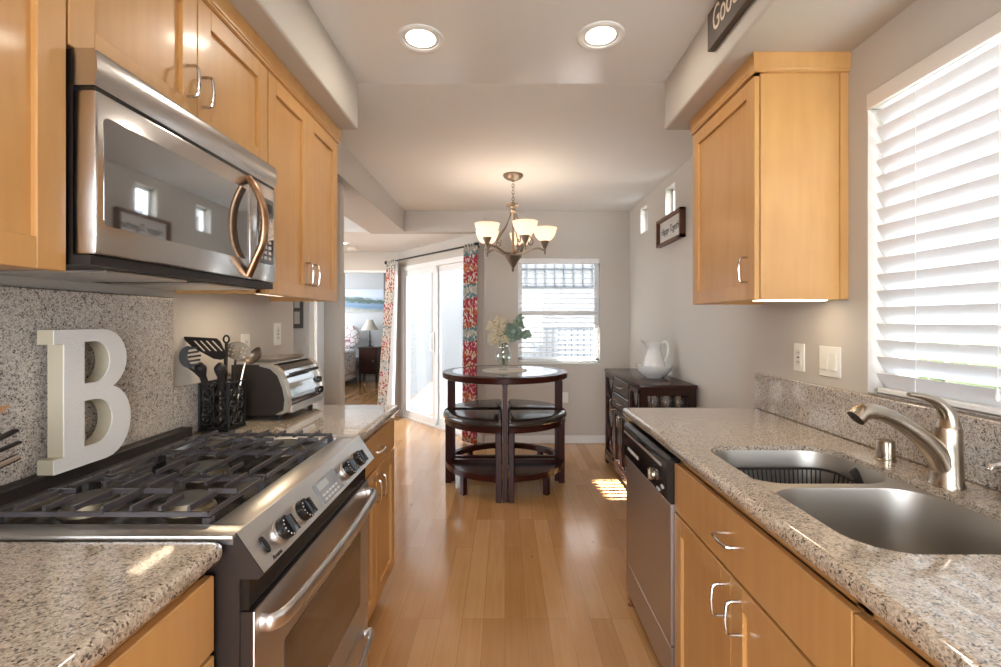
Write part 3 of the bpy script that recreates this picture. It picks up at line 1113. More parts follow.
for a, b, hy in ((1.681, 2.0245, 1.992), (2.0275, 2.372, 2.06)):
    d = shaker(c3, 1, FX, a, b, 1.427, 2.225)
    pull(d, 1, FX, hy, 1.53)
ul = MB().box(-0.97, -0.885, 1.74, 2.02, 1.437, 1.45, bev=0.003)
lt = tag(ul.build('under_cabinet_light', PLASTIC), 'slim white light under the cabinet beside the microwave', 'light', 'under cabinet lights')
le = B(-0.965, -0.89, 1.745, 2.015, 1.4345, 1.4372).build('lens', UCLENS, lt)
# crown along the top
mb = MB()
prof = [(-0.90, 2.226), (-0.842, 2.226), (-0.836, 2.229), (-0.836, 2.236), (-0.832, 2.238), (-0.828, 2.291), (-0.90, 2.291)]
mb.loft([[(x, 0.30, z) for x, z in prof], [(x, 2.378, z) for x, z in prof]])
t = mb.build('trim_2', MAPLE, None, 25)
t['kind'] = 'structure'
t['label'] = 'maple crown moulding along the top of the left wall cabinets'
t['category'] = 'trim'

# --- right wall cabinet
RX = 0.90
c4 = thing('wall_cabinet', (1.06, 1.98, 1.408), 'single maple wall cabinet hanging right of the sink window', 'cabinet')
c4['label'] = 'single door maple wall cabinet hanging beside the kitchen window'
mb = MB().box(RX + 0.021, 1.232, 1.694, 1.712, 1.408, 2.235).box(RX + 0.021, 1.232, 2.236, 2.254, 1.408, 2.235).box(RX + 0.021, 1.232, 1.70, 2.25, 1.428, 1.445).box(RX + 0.021, 1.232, 1.70, 2.25, 2.2, 2.235)
mb.box(1.215, 1.232, 1.70, 2.25, 1.42, 2.22).box(1.205, 1.234, 1.688, 1.70, 1.408, 2.224).box(RX + 0.021, RX + 0.04, 1.7, 2.25, 1.408, 1.44)
mb.build('body', MAPLE, c4)
d = shaker(c4, -1, RX, 1.697, 2.254, 1.408, 2.215)
pull(d, -1, RX, 1.745, 1.52)
prof = [(RX + 0.03, 2.222), (RX - 0.002, 2.222), (RX - 0.008, 2.225), (RX - 0.008, 2.232), (RX - 0.010, 2.234), (RX - 0.012, 2.291), (RX + 0.03, 2.291)]
mb = MB().loft([[(x, 1.677, z) for x, z in prof], [(x, 2.256, z) for x, z in prof]])
pf = [(1.71, 2.222), (1.688, 2.222), (1.680, 2.225), (1.680, 2.232), (1.678, 2.234), (1.676, 2.291), (1.71, 2.291)]
mb.loft([[(RX - 0.011, y, z) for y, z in pf], [(1.234, y, z) for y, z in pf]])
mb.build('crown', MAPLE, c4, 25)
lt = tag(B(0.94, 1.20, 1.735, 1.80, 1.412, 1.428, bev=0.003).build('under_cabinet_light', PLASTIC), 'slim lit light under the cabinet beside the kitchen window', 'light', 'under cabinet lights')
B(0.945, 1.195, 1.738, 1.797, 1.404, 1.4125, bev=0.003).build('lens', UCLENS, lt)
for y, x, sx_, sy_, pw in ((1.88, -0.93, 0.25, 0.06, 1.1), (1.77, 1.02, 0.06, 0.22, 0.6)):
    d_ = bpy.data.lights.new('under_cabinet_lamp', 'AREA')
    d_.shape = 'RECTANGLE'
    d_.size, d_.size_y = (sy_, sx_) if x < 0 else (sy_, sx_)
    d_.energy = pw
    d_.color = (1.0, 0.80, 0.55)
    o_ = bpy.data.objects.new('under_cabinet_lamp', d_)
    COL.objects.link(o_)
    o_.location = (x, y, 1.432 if x < 0 else 1.402)


# --- base cabinets
def base_cab(label, side, xf, y0, y1, xw, cat='base cabinet'):
    r = thing('base_cabinet', ((xf + xw) / 2, (y0 + y1) / 2, 0), label, 'cabinet')
    xi = xf - side * 0.021
    MB().box(xw, xi, y0, y0 + 0.018, 0.10, 0.868).box(xw, xi, y1 - 0.018, y1, 0.10, 0.868).box(xw, xi, y0, y1, 0.10, 0.118).box(xw, xw + side * 0.012, y0, y1, 0.1, 0.868) \
        .box(xi - side * 0.018, xi, y0, y1, 0.838, 0.868).box(xi - side * 0.018, xi, y0, y1, 0.66, 0.70).build('body', MAPLE, r)
    B(xw, xi - side * 0.06, y0, y1, 0.0, 0.105).build('toe_kick', MAPLE_IN, r)
    return r


BL = -0.555
k1 = base_cab('maple base cabinet with one drawer and two doors under the toaster counter', 1, BL, 1.692, 2.362, -1.17)
d = shaker(k1, 1, BL, 1.695, 2.360, 0.70, 0.845, slab=True, name='drawer')
pull(d, 1, BL, 2.03, 0.775, vert=False)
for a, b, hy in ((1.695, 2.026, 1.99), (2.029, 2.360, 2.065)):
    d = shaker(k1, 1, BL, a, b, 0.105, 0.692)
    pull(d, 1, BL, hy, 0.61)
k2 = base_cab('maple base cabinet in the near left corner under the bare granite counter', 1, BL, -0.40, 0.900, -1.17)
for a, b in ((-0.397, 0.248), (0.252, 0.898)):
    d = shaker(k2, 1, BL, a, b, 0.70, 0.845, slab=True, name='drawer')
    pull(d, 1, BL, (a + b) / 2, 0.775, vert=False)
    shaker(k2, 1, BL, a, b, 0.105, 0.692)
BRX = 0.590
k3 = base_cab('maple sink base cabinet with a wide drawer front and two doors', -1, BRX, 0.797, 1.638, 1.21)
d = shaker(k3, -1, BRX, 0.799, 1.637, 0.672, 0.836, slab=True, name='drawer')
pull(d, -1, BRX, 1.235, 0.754, vert=False, ln=0.085)
for a, b, hy in ((1.2285, 1.637, 1.270), (0.799, 1.2255, 1.190)):
    d = shaker(k3, -1, BRX, a, b, 0.105, 0.664)
    pull(d, -1, BRX, hy, 0.577, ln=0.085)
k4 = base_cab('maple base cabinet at the near right edge past the sink cabinet', -1, BRX, -0.40, 0.7965, 1.21)
for a, b in ((0.20, 0.796), (-0.395, 0.196)):
    d = shaker(k4, -1, BRX, a, b, 0.672, 0.836, slab=True, name='drawer')
    shaker(k4, -1, BRX, a, b, 0.105, 0.664)


# --- counters
def slab(x0, x1, y0, y1, z0, z1, r, hole=None, rc=0.012, round_sides='all'):
    mb = MB()
    rings = []
    n = 8
    for i in range(n + 1):
        a = -PI / 2 + PI * i / n
        ins = r * (1 - math.cos(a))
        zz = (z0 + r + r * math.sin(a)) if a <= 0 else (z1 - r + r * math.sin(a))
        rings.append([(x, y, zz) for x, y in rrect(x0 + ins, x1 - ins, y0 + ins, y1 - ins, max(rc - ins * 0.5, 0.003), 4)])
    fl = [[(x, y, zz) for x, y in rrect(x0 + r + 0.003, x1 - r - 0.003, y0 + r + 0.003, y1 - r - 0.003, 0.003, 4)] for zz in (z0, z1)]
    rings = [fl[0]] + rings + [fl[1]]
    mb.loft(rings, False, False)
    for zz, rg in ((z0, rings[0]), (z1, rings[-1])):
        loops = [[Vector((p[0], p[1], 0)) for p in rg]]
        flat = [(p[0], p[1], zz) for p in rg]
        if hole:
            loops.append([Vector((p[0], p[1], 0)) for p in hole])
            flat += [(p[0], p[1], zz) for p in hole]
        mb.add(flat, [tuple(t) for t in tessellate_polygon(loops)])
    if hole:
        h = len(hole)
        mb.add([(p[0], p[1], z0) for p in hole] + [(p[0], p[1], z1) for p in hole], [(i, (i + 1) % h, h + (i + 1) % h, h + i) for i in range(h)])
    return mb


HOLE = rrect(0.660, 1.075, 0.845, 1.585, 0.10, 8)
tag(slab(0.570, 1.233, -0.45, 2.290, 0.870, 0.910, 0.016, HOLE).build('countertop', GRANITE), 'long speckled granite countertop holding the sink on the right', 'countertop')
tag(slab(-1.178, -0.537, -0.45, 0.909, 0.870, 0.910, 0.016, rc=0.02).build('countertop', GRANITE), 'bare granite countertop in the near left corner', 'countertop')
tag(slab(-1.178, -0.533, 1.690, 2.372, 0.870, 0.910, 0.016).build('countertop', GRANITE), 'granite countertop under the toaster oven beyond the range', 'countertop')
tag(B(1.212, 1.234, -0.45, 2.290, 0.9105, 1.082, bev=0.004).build('backsplash', GRANITE_W), 'low granite backsplash behind the sink faucet', 'backsplash')
tag(B(1.235, 1.32, KW[0], KW[1], 1.0825, 1.088).build('granite_sill', GRANITE_W), 'granite sill under the kitchen window blind', 'sill')
tag(B(-1.179, -1.160, -0.45, 1.648, 0.9105, 1.412, bev=0.003).build('backsplash', GRANITE_W), 'tall granite backsplash behind the range and white letter', 'backsplash')
tag(B(-1.179, -1.160, 1.650, 2.372, 0.9105, 1.095, bev=0.003).build('backsplash', GRANITE_W), 'low granite backsplash behind the toaster oven', 'backsplash')

# ------------------------------------------------------------------ sink
sk = thing('sink', (0.87, 1.2, 0.66), 'stainless double bowl sink set under the granite counter', 'sink')


def bowl(x0, x1, y0, y1, depth, r):
    mb = MB()
    rings = []
    for ins, z, rr in ((0.0, 0.8945, r), (0.0015, 0.888, r), (0.004, 0.80, r), (0.010, 0.868 - depth + 0.04, r), (0.02, 0.868 - depth + 0.012, r), (0.05, 0.868 - depth, r * 0.8)):
        rings.append([(x, y, z) for x, y in rrect(x0 + ins, x1 - ins, y0 + ins, y1 - ins, rr, 7)])
    mb.loft(rings, False, True)
    return mb


bowl(0.6615, 1.0735, 1.258, 1.5835, 0.18, 0.103).build('bowl', SINKST, sk, 40)
bowl(0.6615, 1.0735, 0.8465, 1.226, 0.21, 0.103).build('bowl', SINKST, sk, 40)
# the web between the two bowls, filling their rounded corners
nb = rrect(0.6615, 1.0735, 0.8465, 1.226, 0.103, 7)
fb = rrect(0.6615, 1.0735, 1.258, 1.5835, 0.103, 7)
web = [p for p in fb if p[1] <= 1.258 + 0.1031]
web.sort(key=lambda p: p[0])
web2 = [p for p in nb if p[1] >= 1.226 - 0.1031]
web2.sort(key=lambda p: -p[0])
MB().prism(web + web2, 'Z', 0.8895, 0.8945).build('divider', SINKST, sk, 30)
for y, zz in ((1.41, 0.688), (1.03, 0.658)):
    MB().lathe([(0.042, 0.0), (0.042, 0.003), (0.03, 0.003), (0.026, 0.001), (0.004, 0.001), (0.0, 0.002)], (0.87, y, zz), 20).build('drain', CHROME, sk)
# dish basket in the far bowl
mb = MB()
zt, zb_ = 0.848, 0.715
lp = rrect(0.70, 1.05, 1.30, 1.535, 0.05, 5)
mb.tube([(x, y, zt) for x, y in lp], 0.004, 6, closed=True)
mb.tube([(x * 0.9 + 0.0875, y * 0.9 + 0.142, zb_) for x, y in lp], 0.003, 6, closed=True)
for i in range(22):
    x = 0.72 + 0.31 * i / 21
    for y, yb in ((1.30, 1.32), (1.535, 1.515)):
        mb.tube([(x, y, zt), (0.0875 + x * 0.9, yb, zb_)], 0.0022, 5)
for i in range(9):
    y = 1.34 + 0.155 * i / 8
    mb.tube([(0.70, y, zt), (0.72, y, zb_), (1.03, y, zb_), (1.05, y, zt)], 0.0022, 5)
bk = tag(mb.build('dish_basket', BLACKMAT), 'black coated wire basket inside the far sink bowl', 'basket')
mb = MB()
mb.tube(smooth_path([(1.045, 1.34, 0.725), (1.03, 1.345, 0.82), (1.01, 1.35, 0.885), (1.0, 1.352, 0.902)], 5), [0.012] * 16, 8, flat=(1.0, 0.35))
tag(mb.build('scrub_brush', BLACKMAT), 'dark brush handle leaning in the far sink bowl', 'brush')

# faucet
fc = thing('faucet', (1.14, 1.20, 0.91), 'brushed nickel pull out faucet arching over the sink', 'faucet')
FXX = 1.128
MB().lathe([(0.037, 0), (0.037, 0.005), (0.034, 0.010), (0.0325, 0.05), (0.031, 0.10), (0.0305, 0.145), (0.0295, 0.150)], (FXX, 1.20, 0.9102), 28).build('body', NICKEL, fc)
pa = smooth_path([(FXX, 1.20, 0.945), (1.105, 1.20, 0.990), (1.068, 1.20, 1.030), (1.025, 1.20, 1.062), (0.985, 1.20, 1.084), (0.945, 1.20, 1.098), (0.915, 1.20, 1.097), (0.895, 1.20, 1.082)], 6)
n = len(pa)
MB().tube(pa, [0.031 - 0.012 * min(1, i / (n * 0.5)) + (0.0035 * max(0, (i - n * 0.6) / (n * 0.4))) for i in range(n)], 18).build('spout', NICKEL, fc, 50)
MB().tube([(1.026, 1.2, 1.0615), (1.0245, 1.2, 1.0625)], 0.0205, 18).build('spray_collar', BLACKMAT, fc)
pa = smooth_path([(FXX + .004, 1.20, 1.058), (FXX + .003, 1.20, 1.085), (1.118, 1.20, 1.110), (1.095, 1.20, 1.128), (1.062, 1.20, 1.138), (1.030, 1.20, 1.143)], 6)
n = len(pa)
MB().tube(pa, [0.0295 - 0.0235 * (i / (n - 1)) ** 0.7 for i in range(n)], 16, flat=(0.85, 1.0)).build('lever', NICKEL, fc, 50)
ag = tag(MB().lathe([(0.027, 0), (0.027, 0.004), (0.0235, 0.006), (0.0235, 0.055), (0.021, 0.060), (0.0, 0.061)], (1.150, 1.42, 0.9102), 20).build('air_gap_cap', NICKEL), 'small brushed nickel cylinder between faucet and window wall', 'air gap')
ag['label'] = 'small brushed nickel air gap cylinder beyond the faucet'
sp = thing('soap_dispenser', (1.155, 1.055, 0.91), 'soap pump with a short nozzle nearer than the faucet', 'soap dispenser')
MB().lathe([(0.024, 0), (0.024, 0.006), (0.014, 0.012), (0.012, 0.082), (0.015, 0.084), (0.015, 0.100), (0.0, 0.102)], (1.155, 1.055, 0.9102), 16).build('base', NICKEL, sp)
MB().tube([(1.155, 1.055, 1.001), (1.115, 1.055, 1.007), (1.092, 1.055, 1.003), (1.087, 1.055, 0.995)], [0.008, 0.007, 0.007, 0.006], 10).build('nozzle', CHROME, sp)


# wall plates by the sink
def plate_x(name, label, cat, x, side, y, z, w, h, kind):
    r = tag(MB().box(x, x + side * 0.006, y - w / 2, y + w / 2, z - h / 2, z + h / 2, bev=0.002).build(name, PLASTIC), label, cat)
    xf = x + side * 0.006
    if kind == 'outlet':
        MB().box(xf - side * .002, xf + side * 0.002, y - 0.017, y + 0.017, z - 0.034, z + 0.034, bev=0.001).build('receptacle', PLASTIC2, r)
        mb = MB()
        for dz in (-0.019, 0.019):
            for dy in (-0.006, 0.006):
                mb.box(xf + side * 0.001, xf + side * 0.0026, y + dy - .0012, y + dy + .0012, z + dz - 0.005, z + dz + 0.005)
        mb.box(xf + side * 0.001, xf + side * 0.0026, y - .006, y + .006, z - 0.003, z + 0.003)
        mb.build('slot', INK, r)
    else:
        for dy in ((-0.023, 0.023) if kind == 'double' else (0,)):
            mb = MB()
            mb.prism([(xf, z - 0.033), (xf + side * 0.007, z - 0.031), (xf + side * 0.002, z + 0.033), (xf, z + 0.033)], 'Y', y + dy - 0.016, y + dy + 0.016)
            mb.build('switch', PLASTIC2, r)
    return r


plate_x('wall_outlet', 'white outlet plate on the wall left of the double switch', 'outlet', 1.235, -1, 1.968, 1.178, 0.070, 0.115, 'outlet')
plate_x('light_switch', 'white double rocker switch beside the kitchen window', 'switch', 1.235, -1, 1.782, 1.176, 0.116, 0.115, 'double')
plate_x('wall_outlet', 'white outlet plate on the wall above the toaster oven', 'outlet', -1.18, 1, 2.43, 1.262, 0.070, 0.115, 'outlet')
plate_x('wall_outlet', 'white outlet plate on the wall behind the cooking utensils', 'outlet', -1.18, 1, 2.13, 1.215, 0.070, 0.115, 'outlet')

# ------------------------------------------------------------------ dishwasher
dw = thing('dishwasher', (0.9, 1.94, 0), 'stainless dishwasher with a black control strip at the counter end', 'dishwasher')
B(0.60, 1.18, 1.642, 2.235, 0.03, 0.845).build('body', BLACK, dw)
mb = MB()
prof = [(0.60, 0.852), (0.582, 0.852), (0.568, 0.842), (0.564, 0.825), (0.568, 0.70), (0.580, 0.690), (0.60, 0.690)]
mb.loft([[(x, 1.640, z) for x, z in prof], [(x, 2.235, z) for x, z in prof]])
con = mb.build('control_panel', BLACK, dw, 30)
MB().box(0.5605, 0.566, 1.70, 2.215, 0.806, 0.816, bev=0.001).build('trim_strip', STEEL, con)
MB().box(0.557, 0.567, 1.98, 2.20, 0.820, 0.834, bev=0.002).build('latch', BLACKMAT, con)
mb = MB()
for i in range(5):
    mb.box(0.563, 0.5675, 2.00 + 0.034 * i, 2.022 + 0.034 * i, 0.738, 0.752, bev=0.001)
mb.build('push_button', KEYWHITE, con)
mb = MB().lathe([(0.024, 0), (0.023, 0.010), (0.019, 0.012), (0.0, 0.012)], (0.566, 1.80, 0.745), 20, Matrix.Rotation(-PI / 2, 4, 'Y'))
mb.box(0.545, 0.556, 1.796, 1.804, 0.725, 0.765, bev=0.002)
mb.build('dial', NICKEL, con)
mb = MB().box(0.563, 0.567, 1.68, 1.70, 0.73, 0.74).box(0.563, 0.567, 1.775, 1.79, 0.75, 0.76).box(0.563, 0.567, 1.72, 1.75, 0.708, 0.716)
mb.build('marking', KEYWHITE, con)
B(0.577, 0.60, 1.642, 2.233, 0.192, 0.690, bev=0.003).build('door', STEELV, dw)
B(0.580, 0.60, 1.642, 2.233, 0.045, 0.186, bev=0.003).build('lower_panel', STEELV, dw)
MB().lathe([(0.018, 0), (0.018, 0.012), (0.008, 0.016), (0.008, 0.05)], (0.592, 2.20, 0.0), 12).build('levelling_foot', BRONZE, dw)
tag(B(0.585, 1.20, 2.245, 2.262, 0.0, 0.868).build('end_panel', MAPLE), 'maple end panel closing the counter run past the dishwasher', 'panel')

# ------------------------------------------------------------------ range
RY0, RY1 = 0.910, 1.682
rg = thing('range', (-0.85, 1.30, 0), 'stainless slide in gas range with cast iron grates', 'range')
MB().box(-1.14, -0.515, RY0 + 0.002, RY1 - 0.002, 0.03, 0.895).build('body', DARKSIDE, rg)
# top frame
mb = MB()
mb.box(-1.145, -0.520, RY0 - 0.014, RY0 + 0.040, 0.9108, 0.9200, bev=0.003, seg=2).box(-1.145, -0.520, RY1 - 0.040, RY1 + 0.012, 0.9108, 0.9200, bev=0.003, seg=2)
mb.box(-1.145, -0.522, RY0 + .003, RY0 + 0.040, 0.890, 0.9115).box(-1.145, -0.522, RY1 - 0.040, RY1 - .003, 0.890, 0.9115)
mb.box(-0.592, -0.520, RY0 + .03, RY1 - .03, 0.895, 0.920, bev=0.004, seg=2).box(-1.145, -1.055, RY0 + .03, RY1 - .03, 0.895, 0.920, bev=0.004, seg=2)
mb.build('top_frame', STEEL, rg)
B(-1.09, -0.585, RY0 + 0.035, RY1 - 0.035, 0.89, 0.905).build('cooktop', BLACK, rg)
B(-1.159, -1.116, RY0, RY1, 0.905, 0.9525, bev=0.004).build('rear_trim', BLACKMAT, rg)
# control panel
mb = MB()
prof = [(-0.524, 0.9195), (-0.520, 0.9195), (-0.467, 0.841), (-0.477, 0.831), (-0.530, 0.831)]
mb.loft([[(x, RY0, z) for x, z in prof], [(x, RY1, z) for x, z in prof]])
cp = mb.build('control_panel', STEEL, rg, 30)
for y in (RY0, RY1):
    MB().prism([(x + 0.001 if x > -0.51 else x, z) for x, z in prof], 'Y', y - 0.0025, y + 0.0005).build('end_cap', DARKSIDE, cp, 30)
sl = Vector((0.053, 0, -0.0785)).normalized()        # down the slope
nn = Vector((0.0785, 0, 0.053)).normalized()         # out of it
pc = Vector((-0.4885, 0, 0.8728))


def onp(y, u=0.0, n=0.0):
    return pc + Vector((0, y, 0)) + sl * u + nn * n


RM = basis((0, 0, 0), (0, 1, 0), -sl)  # local x -> +Y, y -> up slope, z -> outward?
if (RM.to_3x3() @ Vector((0, 0, 1))).dot(nn) < 0:
    RM = basis((0, 0, 0), (0, -1, 0), -sl)
for y in (1.026, 1.122, 1.442, 1.54):
    kb = MB()
    kb.lathe([(0.026, 0.0), (0.028, 0.004), (0.028, 0.007)], onp(y), 24, RM)
    bz = kb.build('knob_base', STEEL, cp)
    k = MB().lathe([(0.0255, 0.006), (0.0245, 0.022), (0.021, 0.026), (0.0, 0.026)], onp(y), 24, RM)
    a = onp(y)
    g = []
    for u, v, w in [(-.022, -.005, .02), (.022, -.005, .02), (.022, .005, .02), (-.022, .005, .02), (-.019, -.004, .037), (.019, -.004, .037), (.019, .004, .037), (-.019, .004, .037)]:
        g.append(a + sl * u + Vector((0, v, 0)) + nn * w)
    k.add(g, [(0, 1, 2, 3), (4, 5, 6, 7), (0, 1, 5, 4), (1, 2, 6, 5), (2, 3, 7, 6), (3, 0, 4, 7)])
    kn = k.build('knob', BLACK, cp)
    mk = MB()
    for i in range(9):
        t = math.radians(130 + i * 24)
        q = a + Vector((0, 1, 0)) * 0.0215 * math.cos(t) - sl * 0.0215 * math.sin(t) + nn * 0.0252
        mk.ellip(q, 0.0016, 0.0016, 0.0016, 6, 4)
    mk.build('marking', KEYWHITE, kn)


def pplate(y0, y1, u0, u1, n0, n1):
    g = [onp(y, u, n_) for n_ in (n0, n1) for u in (u0, u1) for y in (y0, y1)]
    return MB().add(g, [(0, 2, 3, 1), (4, 5, 7, 6), (0, 1, 5, 4), (2, 6, 7, 3), (0, 4, 6, 2), (1, 3, 7, 5)])


dp = pplate(1.225, 1.375, -0.030, 0.030, -0.001, 0.002).build('display', LCD, cp)
ky = MB()
for i in range(5):
    for u in (0.006, 0.018):
        q = pplate(1.245 + i * 0.022, 1.260 + i * 0.022, u, u + 0.006, 0.0015, 0.0026)
        ky.add(q.v, q.f)
ky.build('key', KEYWHITE, dp)
pplate(1.245, 1.31, -0.024, -0.006, 0.0015, 0.0026).build('screen', simple('dim_screen', (0.42, 0.45, 0.46), 0.15), dp)
MB().lathe([(0.010, 0.0), (0.010, 0.005), (0.0, 0.006)], onp(0.955, -0.002), 12, RM @ Matrix.Diagonal((0.7, 1.8, 1, 1))).build('light_switch_rocker', BLACK, cp)
Mx = RM.copy()
Mx.translation = onp(0.972, 0.031, 0.0006)
text_mesh('Amana', 'badge', INK, cp, Mx, 0.013, 0.0004, 0.25)
# door
B(-0.515, -0.498, RY0 + 0.006, RY1 - 0.006, 0.766, 0.838).build('vent_gap', BLACK, rg)
od = B(-0.492, -0.487, RY0 + 0.004, RY1 - 0.004, 0.285, 0.764, bev=0.002, seg=2).build('oven_door', STEEL, rg)
B(-0.515, -0.4922, RY0 + 0.005, RY1 - 0.005, 0.286, 0.763).build('door_core', DARKSIDE, od)
mb = MB().prism(rrect(1.035, 1.580, 0.380, 0.627, 0.012, 4), 'X', -0.489, -0.4855)
mb.build('oven_window', OVENGLASS, od)
pa = smooth_path([(-0.487, RY0 + 0.03, 0.727), (-0.462, RY0 + 0.035, 0.727), (-0.446, RY0 + 0.10, 0.727), (-0.437, 1.296, 0.727), (-0.446, RY1 - 0.10, 0.727), (-0.462, RY1 - 0.035, 0.727), (-0.487, RY1 - 0.03, 0.727)], 7)
MB().tube(pa, 0.016, 10, flat=(1.15, 0.6)).build('handle', STEEL, od, 50)
dr = B(-0.515, -0.489, RY0 + 0.004, RY1 - 0.004, 0.075, 0.278, bev=0.004, seg=2).build('storage_drawer', STEEL, rg)
pa = smooth_path([(-0.489, RY0 + 0.05, 0.24), (-0.462, RY0 + 0.06, 0.24), (-0.450, 1.296, 0.24), (-0.462, RY1 - 0.06, 0.24), (-0.489, RY1 - 0.05, 0.24)], 7)
MB().tube(pa, 0.014, 10, flat=(1.1, 0.6)).build('handle', STEEL, dr, 50)
# burners and grates
for i, (x, y) in enumerate([(-0.715, 1.065), (-0.935, 1.065), (-0.715, 1.53), (-0.935, 1.53), (-0.822, 1.297)]):
    r = 0.042 if i in (0, 3) else 0.05
    b_ = MB().lathe([(r + 0.012, 0.0), (r + 0.010, 0.006), (r + 0.003, 0.010), (r, 0.022), (0.0, 0.022)], (x, y, 0.905), 24).build('burner', BRASSCAP, rg)
    MB().lathe([(r, 0.022), (r, 0.028), (r - 0.006, 0.031), (0.0, 0.031)], (x, y, 0.905), 24).build('burner_cap', CAPGREY, b_)


def bar(mb, x0, y0, x1, y1, z=0.953, h=0.013, w=0.0078, droop0=False, droop1=False):
    # cast bar with a tapered section running from one point to another
    a, b = Vector((x0, y0, z)), Vector((x1, y1, z))
    d = (b - a).normalized()
    s = Vector((-d.y, d.x, 0)) * (w / 2)
    rings = []
    for p in (a, b):
        rings.append([p + s * 0.7, p - s * 0.7, p - s - Vector((0, 0, h)), p + s - Vector((0, 0, h))])
    mb.loft(rings)


XA, XB = -1.045, -0.60
for gi, (ya, yb) in enumerate(((RY0 + 0.045, 1.178), (1.186, 1.408), (1.416, RY1 - 0.045))):
    mb = MB()
    for y in (ya + .006, yb - .006):
        bar(mb, XA, y, XB, y, z=0.940, h=0.009)
    for x in (XA + .006, XB - .006):
        bar(mb, x, ya, x, yb, z=0.940, h=0.009)
    for x in (XA + 0.006, XB - 0.006):
        for y in (ya + 0.006, yb - 0.006):
            mb.box(x - .008, x + .008, y - .008, y + .008, 0.9055, 0.93)
    ym = (ya + yb) / 2
    nf = 7
    for i in range(nf):
        x = XA + 0.045 + (XB - XA - 0.09) * i / (nf - 1)
        if gi == 1:
            if i % 2 == 0:
                bar(mb, x, ya + .004, x, yb - .004, z=0.952, h=0.010)
            else:
                bar(mb, x, ya + .004, x, ya + 0.075, z=0.952, h=0.010)
                bar(mb, x, yb - 0.075, x, yb - .004, z=0.952, h=0.010)
        else:
            near_b = min(abs(x + 0.715), abs(x + 0.935)) < 0.05
            ln = 0.072 if near_b else 0.095
            bar(mb, x, ya + .004, x, ya + ln, z=0.952, h=0.010)
            bar(mb, x, yb - ln, x, yb - .004, z=0.952, h=0.010)
    if gi != 1:
        bar(mb, -0.822, ya, -0.822, yb, z=0.946, h=0.010)
        for sx in (-1, 1):
            cx = -0.822 + sx * 0.11
            bar(mb, cx - 0.105, ym, cx - 0.04, ym, z=0.950, h=0.010)
            bar(mb, cx + 0.04, ym, cx + 0.105, ym, z=0.950, h=0.010)
    mb.build('grate', IRON, rg, 30)

# ------------------------------------------------------------------ microwave
MX = -0.797
MY0, MY1 = 0.915, 1.634
mw = thing('microwave', (-1.0, 1.29, 1.456), 'stainless over the range microwave with dark mirrored door', 'microwave')
B(-1.178, MX - 0.0475, MY0 + 0.003, MY1 - 0.003, 1.458, 1.862).build('body', DARKSIDE, mw)
# vent strip, slightly bowed
prof = [(MX - 0.0465, 1.862), (MX - 0.004, 1.862), (MX + 0.002, 1.852), (MX + 0.003, 1.82), (MX - 0.002, 1.790), (MX - 0.0465, 1.790)]
MB().loft([[(x, MY0, z) for x, z in prof], [(x, MY1, z) for x, z in prof]]).build('vent_strip', STEELM, mw, 40)
B(MX - 0.0465, MX - 0.004, MY0 + 0.004, MY1 - 0.004, 1.780, 1.792).build('seam', BLACK, mw)
md_ = B(MX - 0.0465, MX, MY0, 1.469, 1.460, 1.782, bev=0.006, seg=2).build('door', STEELM, mw)
MB().prism(rrect(0.933, 1.452, 1.520, 1.736, 0.012, 4), 'X', MX - 0.002, MX + 0.0012).build('door_glass', MIRRORGLASS, md_)
pa = smooth_path([(MX, 1.460, 1.775), (MX + 0.022, 1.460, 1.742), (MX + 0.044, 1.460, 1.69), (MX + 0.051, 1.460, 1.63), (MX + 0.044, 1.460, 1.57), (MX + 0.022, 1.460, 1.518), (MX, 1.460, 1.469)], 6)
MB().tube(pa, 0.0135, 12, flat=(0.8, 1.1)).build('handle', BRONZE, md_, 50)
cpn = B(MX - 0.0465, MX, 1.471, MY1, 1.460, 1.782, bev=0.006, seg=2).build('control_panel', STEELM, mw)
kp = MB().prism(rrect(1.512, 1.616, 1.520, 1.739, 0.008, 4), 'X', MX - 0.002, MX + 0.0012).build('keypad', BLACKGLASS, cpn)
mb = MB()
for i in range(3):
    for j in range(8):
        mb.box(MX + 0.001, MX + 0.0018, 1.526 + i * 0.028, 1.543 + i * 0.028, 1.535 + j * 0.018, 1.545 + j * 0.018)
mb.build('key', KEYWHITE, kp)
B(MX + 0.001, MX + 0.0018, 1.526, 1.602, 1.695, 1.722).build('display', BLACK, kp)
mb = MB().box(-1.175, MX - 0.01, MY0 + 0.0, MY1 - 0.0, 1.440, 1.459)
mb.build('underside', BLACKMAT, mw)
mb = MB()
for i in range(2):
    mb.box(-1.13, -0.85, 1.0 + i * 0.34, 1.26 + i * 0.34, 1.434, 1.441, bev=0.003)
mb.build('grease_filter', STEEL, mw)

# ------------------------------------------------------------------ letter B on the range
lb = thing('letter_block', (-1.12, 1.265, 0.953), 'white distressed wooden letter B standing behind the grates', 'letter')
H = 0.355
W = 0.235


def letter_outline(y0, z0):
    P = []
    P += [(y0, z0), (y0 + 0.150, z0)]
    P += [(y0 + 0.150 + 0.085 * math.sin(a), z0 + 0.100 - 0.100 * math.cos(a)) for a in [PI * i / 12 for i in range(1, 12)]]
    P += [(y0 + 0.163, z0 + 0.191)]
    P += [(y0 + 0.140 + 0.080 * math.sin(a), z0 + 0.272 - 0.083 * math.cos(a)) for a in [0.35 + (PI - 0.35) * i / 11 for i in range(1, 12)]]
    P += [(y0, z0 + H), (y0, z0 + H - 0.036), (y0 + 0.026, z0 + H - 0.036), (y0 + 0.026, z0 + 0.036), (y0, z0 + 0.036)]
    return P


def dshape(y0, zc, h, w):
    return [(y0, zc - h)] + [(y0 + w * 0.4 + w * 0.6 * math.sin(a), zc - h * math.cos(a)) for a in [PI * i / 10 for i in range(0, 11)]] + [(y0, zc + h)]


